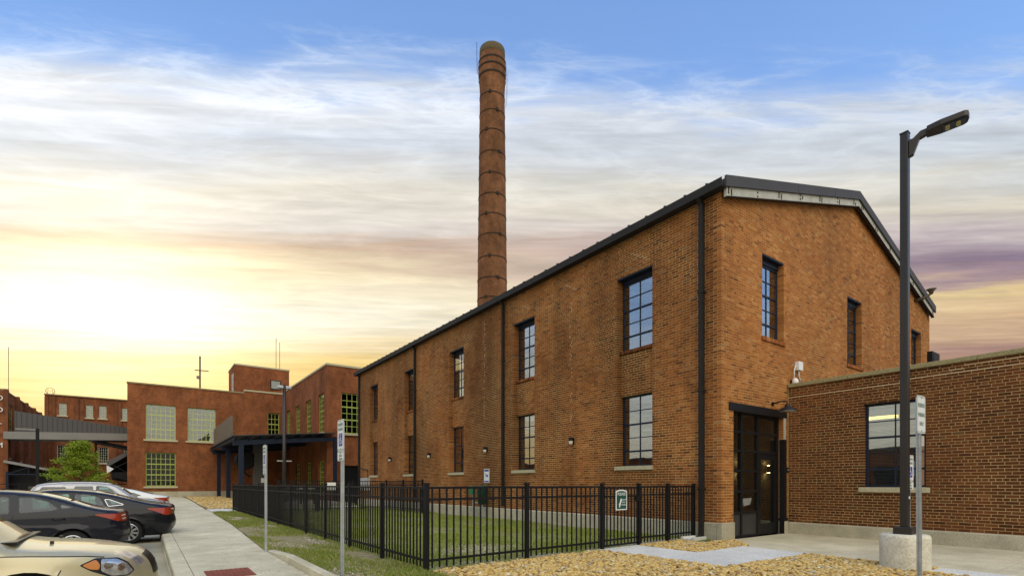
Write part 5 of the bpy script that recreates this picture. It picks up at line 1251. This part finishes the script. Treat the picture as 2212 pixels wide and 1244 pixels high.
    for (hx, hz) in S.get('handles', []):
        for sgn in (-1, 1):
            yy = hy(hx, hz)
            MB().tube([(hx - .10, sgn * (yy + .004), hz), (hx - .07, sgn * (yy + .035), hz + .004), (hx + .07, sgn * (yy + .035), hz + .004), (hx + .10, sgn * (yy + .004), hz)], .016, 8).build('door_handle', S.get('hm', S['paint']), t, smooth=True, local=True)
    if 'mirror' in S:
        mx, mz = S['mirror']
        for sgn in (-1, 1):
            yy = sgn * hy(mx, mz); MB().lathe([(.02, -.06), (.085, -.045), (.10, 0), (.075, .06), (.02, .085)], (mx, yy + sgn * .12, mz + .06), 14, axis='x').build('mirror', S['paint'], t, smooth=True, local=True)
            MB().tube([(mx, yy - sgn * .02, mz), (mx, yy + sgn * .09, mz + .04)], .022, 6).build('mirror_arm', 'trim_black', t, local=True)
    return t, hy
sedan_sil = [(.12, .26), (.03, .40), (.0, .55), (.03, .74), (.05, .90), (.09, .985), (.20, 1.02), (.45, 1.06), (.72, 1.14), (1.10, 1.29), (1.50, 1.40), (1.95, 1.455), (2.35, 1.46), (2.70, 1.41), (3.05, 1.27), (3.42, 1.05), (3.60, .985), (4.0, .90), (4.25, .79), (4.36, .64), (4.39, .48), (4.36, .34), (4.27, .24)]
sedan = dict(L=4.39, W=1.72, H=1.46, belt=.99, sil=sedan_sil, wf=3.45, wb=.90, wr=.305, paint='paint_navy', crease=(.62, .035),
    windows=[dict(p=[(1.13, 1.09), (1.22, 1.06), (1.74, 1.02), (1.76, 1.345), (1.55, 1.33), (1.30, 1.245)], r=.04), dict(p=[(1.90, 1.015), (2.78, .99), (2.62, 1.25), (2.30, 1.355), (1.92, 1.36)], r=.05), dict(p=[(.90, 1.12), (1.07, 1.095), (1.10, 1.16), (1.06, 1.175)], r=.02, m='glass_tint')],
    lamps=[dict(n='tail_lamp', m='lamp_red', p=[(.0, .80), (.10, .78), (.30, .86), (.52, .935), (.50, .955), (.04, .955)])],
    doors=[[(1.02, .62), (1.12, .50), (1.30, .36), (1.83, .33), (1.83, 1.375), (1.5, 1.365), (1.22, 1.25), (.86, 1.12), (.86, 1.04), (.98, .80)], [(1.85, .33), (2.80, .33), (2.92, .60), (2.90, .98), (2.70, 1.28), (2.35, 1.385), (1.85, 1.385)]],
    fuel=(.70, .82), handles=[(1.12, .87), (2.02, .85)], mirror=(2.72, 1.0), seats=[1.35, 2.35], cab=(.7, 3.3),
    strip=[('rear_window', 'glass_car', .62, 1.40, 1.10, 1.40, 0, .83), ('windscreen', 'glass_car', 2.68, 3.45, 1.04, 1.42, 0, .88), ('tail_lamp', 'lamp_red', 0, .2, .78, .95, .60, 1), ('number_plate', 'sign_white', 0, .2, .55, .72, 0, .2), ('lower_bumper', 'trim_black', 0, .2, .2, .42, 0, .8), ('headlamp', 'lamp_clear', 4.1, 4.5, .62, .78, .5, 1), ('grille', 'trim_black', 4.2, 4.5, .35, .62, 0, .5)],
    gaps=[[(.10, .76), (.40, .60), (.48, .52), (.52, .40)]], rim=.68, spokes=10, hm='trim_black')
make_car('dark navy compact saloon, tail to the kerb, behind the beige car', sedan, (-.40, 14.6 + .86, -.28), math.pi)
s2 = dict(sedan); k2 = 1.08
s2.update(L=4.75, W=1.80, H=1.46, sil=[(.13, .27), (.03, .42), (.0, .58), (.04, .78), (.03, .93), (.07, 1.01), (.25, 1.05), (.55, 1.10), (.95, 1.21), (1.40, 1.34), (1.85, 1.425), (2.35, 1.46), (2.75, 1.44), (3.10, 1.35), (3.50, 1.16), (3.75, 1.03), (4.0, .98), (4.35, .89), (4.6, .77), (4.72, .62), (4.75, .47), (4.71, .34), (4.62, .25)], wf=3.80, wb=1.0, wr=.325, paint='paint_black', belt=.98, crease=(.80, .01),
    windows=[dict(p=[(1.50, 1.04), (2.10, 1.02), (2.10, 1.365), (1.86, 1.345), (1.62, 1.275)], r=.04), dict(p=[(1.10, 1.075), (1.42, 1.04), (1.50, 1.22), (1.40, 1.21)], r=.03, m='glass_car', t='chrome', tw=.009), dict(p=[(2.22, 1.015), (3.15, .99), (2.98, 1.24), (2.65, 1.355), (2.22, 1.37)], r=.05)],
    lamps=[dict(n='tail_lamp', m='lamp_red', p=[(.0, .78), (.16, .76), (.42, .88), (.60, .945), (.55, .965), (.03, .965)])],
    doors=[[(1.28, .62), (1.40, .48), (1.55, .36), (2.15, .33), (2.15, 1.385), (1.85, 1.375), (1.55, 1.28), (1.44, 1.05), (1.32, .95)], [(2.17, .33), (3.15, .33), (3.26, .60), (3.24, .98), (3.0, 1.28), (2.65, 1.39), (2.17, 1.40)]],
    fuel=(.78, .86), handles=[(1.55, .88), (2.36, .86)], mirror=(3.05, 1.0), seats=[1.75, 2.7], cab=(.8, 3.6),
    strip=[('rear_window', 'glass_car', .62, 1.70, 1.12, 1.41, 0, .83), ('windscreen', 'glass_car', 3.05, 3.8, 1.05, 1.40, 0, .88), ('tail_lamp', 'lamp_red', 0, .2, .78, .96, .58, 1), ('number_plate', 'sign_white', 0, .2, .58, .75, 0, .2), ('lower_bumper', 'trim_black', 0, .2, .2, .42, 0, .8), ('headlamp', 'lamp_clear', 4.45, 4.8, .62, .78, .5, 1), ('grille', 'trim_black', 4.5, 4.8, .35, .62, 0, .5)],
    gaps=[[(.10, .74), (.30, .62), (.42, .50), (.50, .42)]], rim=.72, spokes=10, hm='paint_black')
make_car('black saloon with chrome window trim and alloy wheel, tail to the kerb', s2, (.62, 17.2 + .90, -.28), math.pi)
s3 = dict(s2); s3.update(paint='paint_white', hm='paint_white'); s3['windows'] = [dict(w, t='trim_black') for w in s2['windows']]
make_car('white saloon farthest along the row, red tail lamp to the kerb', s3, (.92, 31.0 + .9, -.30), math.pi)
suv_sil = [(.16, .34), (.04, .48), (.0, .66), (.05, .95), (.10, 1.08), (.25, 1.40), (.42, 1.60), (.75, 1.68), (1.4, 1.72), (2.3, 1.715), (2.75, 1.67), (3.05, 1.55), (3.35, 1.30), (3.66, 1.06), (3.80, 1.00), (4.2, .955), (4.48, .905), (4.62, .85), (4.70, .76), (4.74, .62), (4.75, .48), (4.70, .36), (4.60, .28)]
suv = dict(L=4.75, W=1.82, H=1.74, belt=1.02, ao=.085, sil=suv_sil, wf=3.86, wb=1.0, wr=.36, paint='paint_beige', gc=.27, round=.10, tumble=.30, fp=.34, fl=.85,
    windows=[dict(p=[(.42, 1.19), (1.15, 1.16), (1.13, 1.58), (.62, 1.57)], m='glass_tint'), dict(p=[(1.25, 1.15), (2.06, 1.13), (2.06, 1.60), (1.30, 1.60)], m='glass_tint'), dict(p=[(2.16, 1.13), (3.15, 1.12), (2.85, 1.42), (2.66, 1.56), (2.16, 1.60)])],
    lamps=[dict(n='turn_lamp', m='lamp_amber', p=[(4.27, .825), (4.375, .872), (4.41, .815), (4.40, .765), (4.33, .78)]), dict(n='reflector', m='chrome', r=.0, p=[(4.475 + .038 * math.cos(a), .80 + .042 * math.sin(a)) for a in [k * math.pi / 6 for k in range(12)]]), dict(n='reflector', m='chrome', p=[(4.575 + .034 * math.cos(a), .765 + .04 * math.sin(a)) for a in [k * math.pi / 6 for k in range(12)]]), dict(n='headlamp', m='lamp_clear', p=[(4.416, .872), (4.54, .855), (4.62, .80), (4.675, .71), (4.63, .675), (4.50, .69), (4.416, .75)]), dict(n='trim', m='trim_black', p=[(4.25, .828), (4.37, .885), (4.55, .866), (4.63, .808), (4.688, .71), (4.635, .663), (4.49, .678), (4.33, .765)]), dict(n='tail_lamp', m='lamp_red', p=[(.02, .80), (.20, .80), (.28, 1.15), (.12, 1.18)])],
    doors=[[(1.22, .75), (1.42, .42), (2.10, .40), (2.10, 1.63), (1.22, 1.63)], [(2.12, .40), (3.15, .40), (3.26, .75), (3.22, 1.12), (2.90, 1.44), (2.64, 1.62), (2.12, 1.63)]],
    fuel=(.75, .98), handles=[(1.35, 1.0), (2.25, .99)], mirror=(3.0, 1.14), seats=[1.5, 2.5], cab=(.4, 3.4),
    strip=[('rear_window', 'glass_tint', .1, .42, 1.12, 1.58, 0, .82), ('windscreen', 'glass_car', 2.78, 3.70, 1.15, 1.68, 0, .88), ('grille', 'trim_black', 4.6, 4.8, .60, .80, 0, .55), ('grille_bar', 'paint_beige', 4.6, 4.8, .56, .60, 0, .6), ('lower_grille', 'trim_black', 4.6, 4.8, .34, .50, 0, .62), ('headlamp', 'lamp_clear', 4.5, 4.8, .74, .90, .66, 1)],
    gaps=[[(3.30, .985), (3.9, .945), (4.30, .91), (4.44, .885)], [(4.12, .80), (4.06, .66), (3.98, .58)]], rim=.66, spokes=5)
bc, bhy = make_car('beige crossover with clear headlamp, nose to the kerb, nearest the camera', suv, (-.03 - 4.75, 6.5 + .91, -.28), 0)
# wipers, washer jets, hood shut lines, front plate bracket of the beige car
for k, (a, b) in enumerate((((3.70, -.15, 1.10), (3.52, -.72, 1.20)), ((3.72, .55, 1.09), (3.55, -.02, 1.23)))): MB().tube([a, b], .012, 6).build('wiper', 'trim_black', bc, local=True)
MB().box(3.62, 3.78, -.70, .70, 1.06, 1.075).build('cowl', 'trim_black', bc, local=True)
for y in (-.35, .35): MB().box(3.98, 4.01, y - .02, y + .02, 1.01, 1.04).build('washer_jet', 'trim_black', bc, local=True)
MB().box(4.84, 4.875, -.22, .22, .50, .62).build('number_plate_bracket', 'trim_black', bc, local=True)
MB().lathe([(.02, -.006), (.05, 0), (.02, .006)], (4.872, 0, .72), 12, axis='x').build('emblem', 'chrome', bc, local=True)
s5 = dict(suv); s5.update(paint='paint_silver', L=4.75); s5['windows'] = [dict(p=[(.36, 1.17), (1.22, 1.14), (1.34, 1.55), (.58, 1.55)], m='glass_tint', t='paint_silver'), dict(p=[(1.48, 1.13), (2.22, 1.12), (2.22, 1.58), (1.62, 1.58)], m='glass_tint', t='paint_silver'), dict(p=[(2.34, 1.12), (3.15, 1.12), (2.85, 1.42), (2.66, 1.54), (2.34, 1.58)], t='trim_black')]
s5['strip'] = [q if q[0] != 'grille_bar' else ('grille_bar', 'paint_silver', *q[2:]) for q in suv['strip']]
sv, _ = make_car('silver sport utility car with roof rails, nose to the kerb, before the white saloon', s5, (-4.05, 28.2 + .9, -.33), 0)
for sgn in (-1, 1): MB().tube([(.7, sgn * .62, 1.72), (.85, sgn * .62, 1.79), (2.5, sgn * .62, 1.79), (2.65, sgn * .62, 1.73)], .02, 6).build('roof_rail', 'trim_black', sv, local=True)

# ================================================================== young tree by the yard
def make_tree(x, y, zg, h_, spread):
    t = thing('young_tree', 'young leafy green tree standing in front of the loading canopy', 'tree', (x, y, zg))
    rt = random.Random(5); mb = MB(); mb.tube([(x, y, zg), (x + .03, y, zg + 1.2), (x - .02, y + .02, zg + h_ * .55), (x + .02, y, zg + h_ * .93)], [.075, .06, .04, .012], 8)
    tips = []
    for k in range(46):
        f = .17 + .77 * (k / 46); a = k * 2.4 + rt.uniform(-.4, .4); l = spread * (1.05 - .85 * ((f - .17) / .77) ** 1.5) * rt.uniform(.75, 1.1)
        b = Vector((x, y, zg + h_ * f)); d = Vector((math.cos(a), math.sin(a), rt.uniform(.12, .42))); e = b + d * l; m = b + d * l * .5 + Vector((0, 0, -.04))
        mb.tube([b, m, e], [.022, .015, .005], 5)
        for q in range(7): tips.append((b + d * l * rt.uniform(.28, 1.05), l))
    mb.build('trunk', 'bark', t, smooth=True)
    V, F = [], []
    for (c, l) in tips:
        for q in range(46):
            p = c + Vector((rt.gauss(0, .17), rt.gauss(0, .17), rt.gauss(0, .10))); s = rt.uniform(.05, .095)
            u = Vector((rt.gauss(0, 1), rt.gauss(0, 1), rt.gauss(0, .5))).normalized(); w = u.cross(Vector((rt.gauss(0, 1), rt.gauss(0, 1), rt.gauss(0, 1)))).normalized()
            i = len(V); V += [p - u * s, p + w * s * .45, p + u * s, p - w * s * .45]; F.append((i, i + 1, i + 2, i + 3))
    MB().add(V, F).build('crown', 'leaf', t, fixn=False)
make_tree(-3.95, 49.5, -.28, 5.0, 1.75)

# ================================================================== stones and grass
def icos(sub):
    b = bmesh.new(); bmesh.ops.create_icosphere(b, subdivisions=sub, radius=1); b.verts.ensure_lookup_table()
    v = np.array([x.co[:] for x in b.verts]); f = np.array([[q.index for q in p.verts] for p in b.faces]); b.free(); return v, f
def stones(name, m, pts, smin, smax, sub=2, flat=.62):
    v, f = icos(sub); n = len(pts); nv = len(v); P = np.array(pts); s = rng.uniform(smin, smax, n)[:, None] * np.stack([rng.uniform(.85, 1.45, n), rng.uniform(.7, 1.05, n), rng.uniform(flat * .7, flat * 1.2, n)], 1)
    lump = 1 + .16 * rng.standard_normal((n, nv)).clip(-1.5, 1.5) * .6
    A = v[None] * lump[..., None] * s[:, None]
    a = rng.uniform(0, 6.283, n); tx = rng.normal(0, .35, n); ca, sa = np.cos(a), np.sin(a); ct, st = np.cos(tx), np.sin(tx)
    x, y, z = A[..., 0], A[..., 1], A[..., 2]; y2 = y * ct[:, None] - z * st[:, None]; z2 = y * st[:, None] + z * ct[:, None]
    A = np.stack([x * ca[:, None] - y2 * sa[:, None], x * sa[:, None] + y2 * ca[:, None], z2], 2) + P[:, None]
    F = f[None] + (np.arange(n) * nv)[:, None, None]
    me = bpy.data.meshes.new(name); me.vertices.add(n * nv); me.vertices.foreach_set('co', A.reshape(-1)); nf = n * len(f)
    me.loops.add(nf * 3); me.loops.foreach_set('vertex_index', F.reshape(-1)); me.polygons.add(nf); me.polygons.foreach_set('loop_start', np.arange(nf) * 3); me.polygons.foreach_set('loop_total', np.full(nf, 3))
    me.update(); me.validate(); me.materials.append(M[m]); me.shade_smooth()
    o = bpy.data.objects.new(name, me); col.objects.link(o); return o
def in_bed(x, y):
    if 7.46 < x < 8.76 and 4.6 < y < 7.5: return False
    if 7.46 < x < 10.4 and 4.6 < y < 5.97: return False
    if 9.74 < x and y < 2.64: return False
    if math.hypot(x - lx, y - ly) < .335: return False
    if y > 7.06 + (x - 3.5) * .064 : return 8.7 < x < 10.9 and y < 7.45
    if x > 10.34: return y > 5.98 and x < 11.6 - max(0, (6.9 - y)) * 1.0 and y < 6.85
    return x > 3.45 + .12 * math.sin(y * 3)
pts = []
while len(pts) < 18000:
    x, y = rng.uniform(3.3, 11.5), rng.uniform(1.2, 7.5)
    if not in_bed(x, y): continue
    d = x * math.sin(YAW) + y * math.cos(YAW)
    if d < 6.9 and rng.random() > .35: continue
    mound = .035 * max(0, math.sin((x - 3.3) / 7 * math.pi)) * max(0, 1 - abs(y - 5.2) / 3)
    if y > 6.6: mound = .01
    pts.append((x, y, -.004 + mound + rng.uniform(-.012, .022)))
o = stones('river_gravel', 'river_stone', pts, .017, .037, sub=2)
tag(o, 'tan and ochre river gravel between the fence and the entrance path', 'gravel', kind='stuff')
pts = [(rng.uniform(2.68, 5.25), y_, -.02 + gz(y_) + rng.uniform(0, .03)) for y_ in rng.uniform(31.5, 50, 4200)]
tag(stones('far_river_gravel', 'river_stone', pts, .035, .07, sub=1), 'ochre river gravel bed in front of the blue porch', 'gravel', kind='stuff')
pts = []
for _ in range(5200):
    y_ = rng.uniform(4, 26); x = rng.uniform(xr(y_) + .2, 3.48)
    k = math.sin(y_ * 1.1 + 1.0) * .5 + math.sin(x * 4 + y_ * .45) * .5
    if k > .05: pts.append((x, y_, -.035 + .035 * (x - 2.1) / 1.4 + rng.uniform(0, .008)))
for _ in range(2600):
    x = rng.uniform(3.5, 11); y_ = 7.12 + (x - 3.5) * .064 + abs(rng.normal(0, .22)); pts.append((x, y_, rng.uniform(-.004, .01)))
for _ in range(1400):
    a, b = rng.normal(0, 1.1), rng.normal(0, .5); pts.append((min(10.8, max(3.6, 6.2 + a)), 8.9 + b, rng.uniform(-.004, .006)))
tag(stones('verge_pebbles', 'verge_stone', pts, .008, .022, sub=1), 'pale loose pebbles scattered in the thin verge grass', 'pebbles', kind='stuff')
def blades(name, m, pts, hmin, hmax, w, label, cat):
    n = len(pts); P = np.array(pts); a = rng.uniform(0, 6.283, n); h_ = rng.uniform(hmin, hmax, n) * P[:, 3]; lean = rng.normal(0, .45, (n, 2)) * h_[:, None]
    ww = w * rng.uniform(.7, 1.3, n); dx, dy = np.cos(a) * ww, np.sin(a) * ww; x, y, z = P[:, 0], P[:, 1], P[:, 2]
    V = np.stack([np.stack([x - dx, y - dy, z], 1), np.stack([x + dx, y + dy, z], 1), np.stack([x + dx * .6 + lean[:, 0] * .45, y + dy * .6 + lean[:, 1] * .45, z + h_ * .6], 1), np.stack([x + lean[:, 0], y + lean[:, 1], z + h_], 1)], 1).reshape(-1, 3)
    F = np.arange(n * 4).reshape(-1, 4)
    me = bpy.data.meshes.new(name); me.from_pydata(V.tolist(), [], F.tolist()); me.materials.append(M[m]); me.update()
    o = bpy.data.objects.new(name, me); col.objects.link(o); return tag(o, label, cat, kind='stuff')
pts = []
def patch(x, y): return .5 + .35 * math.sin(1.9 * x + .8 * y) + .3 * math.sin(1.1 * x - 1.7 * y + 1) + .2 * math.sin(4.3 * x + 3.1 * y)
for _ in range(120000):
    y = 7.15 + 24.8 * rng.random() ** 1.55; x = rng.uniform(3.56, 11.03)
    p = patch(x, y) - (.45 if y < 7.5 + (x - 3.5) * .06 else 0)
    if p > rng.uniform(-.35, .55): pts.append((x, y, -.01, .6 + .6 * min(1, max(0, p))))
blades('lawn_grass', 'grass', pts, .035, .075, .006, 'short patchy green lawn grass inside the black fence', 'grass')
pts = []
for _ in range(60000):
    y = 4 + 24.3 * rng.random() ** 1.3; x = rng.uniform(xr(y) + (.18 if y < 11.7 else .0), 3.56); p = patch(x * 1.7 + 3, y * .8) - .15 + (.25 if y > 18 else 0) + .25 * (abs(x - 3.48) < .12)
    if p > rng.uniform(-.1, .75): pts.append((x, y, -.05 + .035 * (x - 2.1) / 1.4, .5 + .8 * min(1, max(0, p))))
blades('verge_grass', 'grass_verge', pts, .03, .085, .006, 'ragged thin grass on the verge between pavement and fence', 'grass')

V, F = [], []
for _ in range(700):
    y = 6 + 40 * rng.random() ** 2; x = xr(y) - abs(rng.normal(0, .28)) if rng.random() < .55 else rng.uniform(.62, xr(y)); x = min(max(x, .4), xr(y) - .02); a = rng.uniform(0, 6.28); s_ = rng.uniform(.004, .014)
    c, q = math.cos(a) * s_, math.sin(a) * s_; z = -.0585 + gz(y); i = len(V)
    V += [(x - c * 1.6, y - q * 1.6, z), (x - q * .6, y + c * .6, z + .003), (x + c * 1.6, y + q * 1.6, z + .004), (x + q * .6, y - c * .6, z + .003)]; F.append((i, i + 1, i + 2, i + 3))
tag(MB().add(V, F).build('leaf_litter', 'rust_dark', fixn=False), 'scattered dark leaf litter on the concrete pavement', 'leaf litter', kind='stuff')
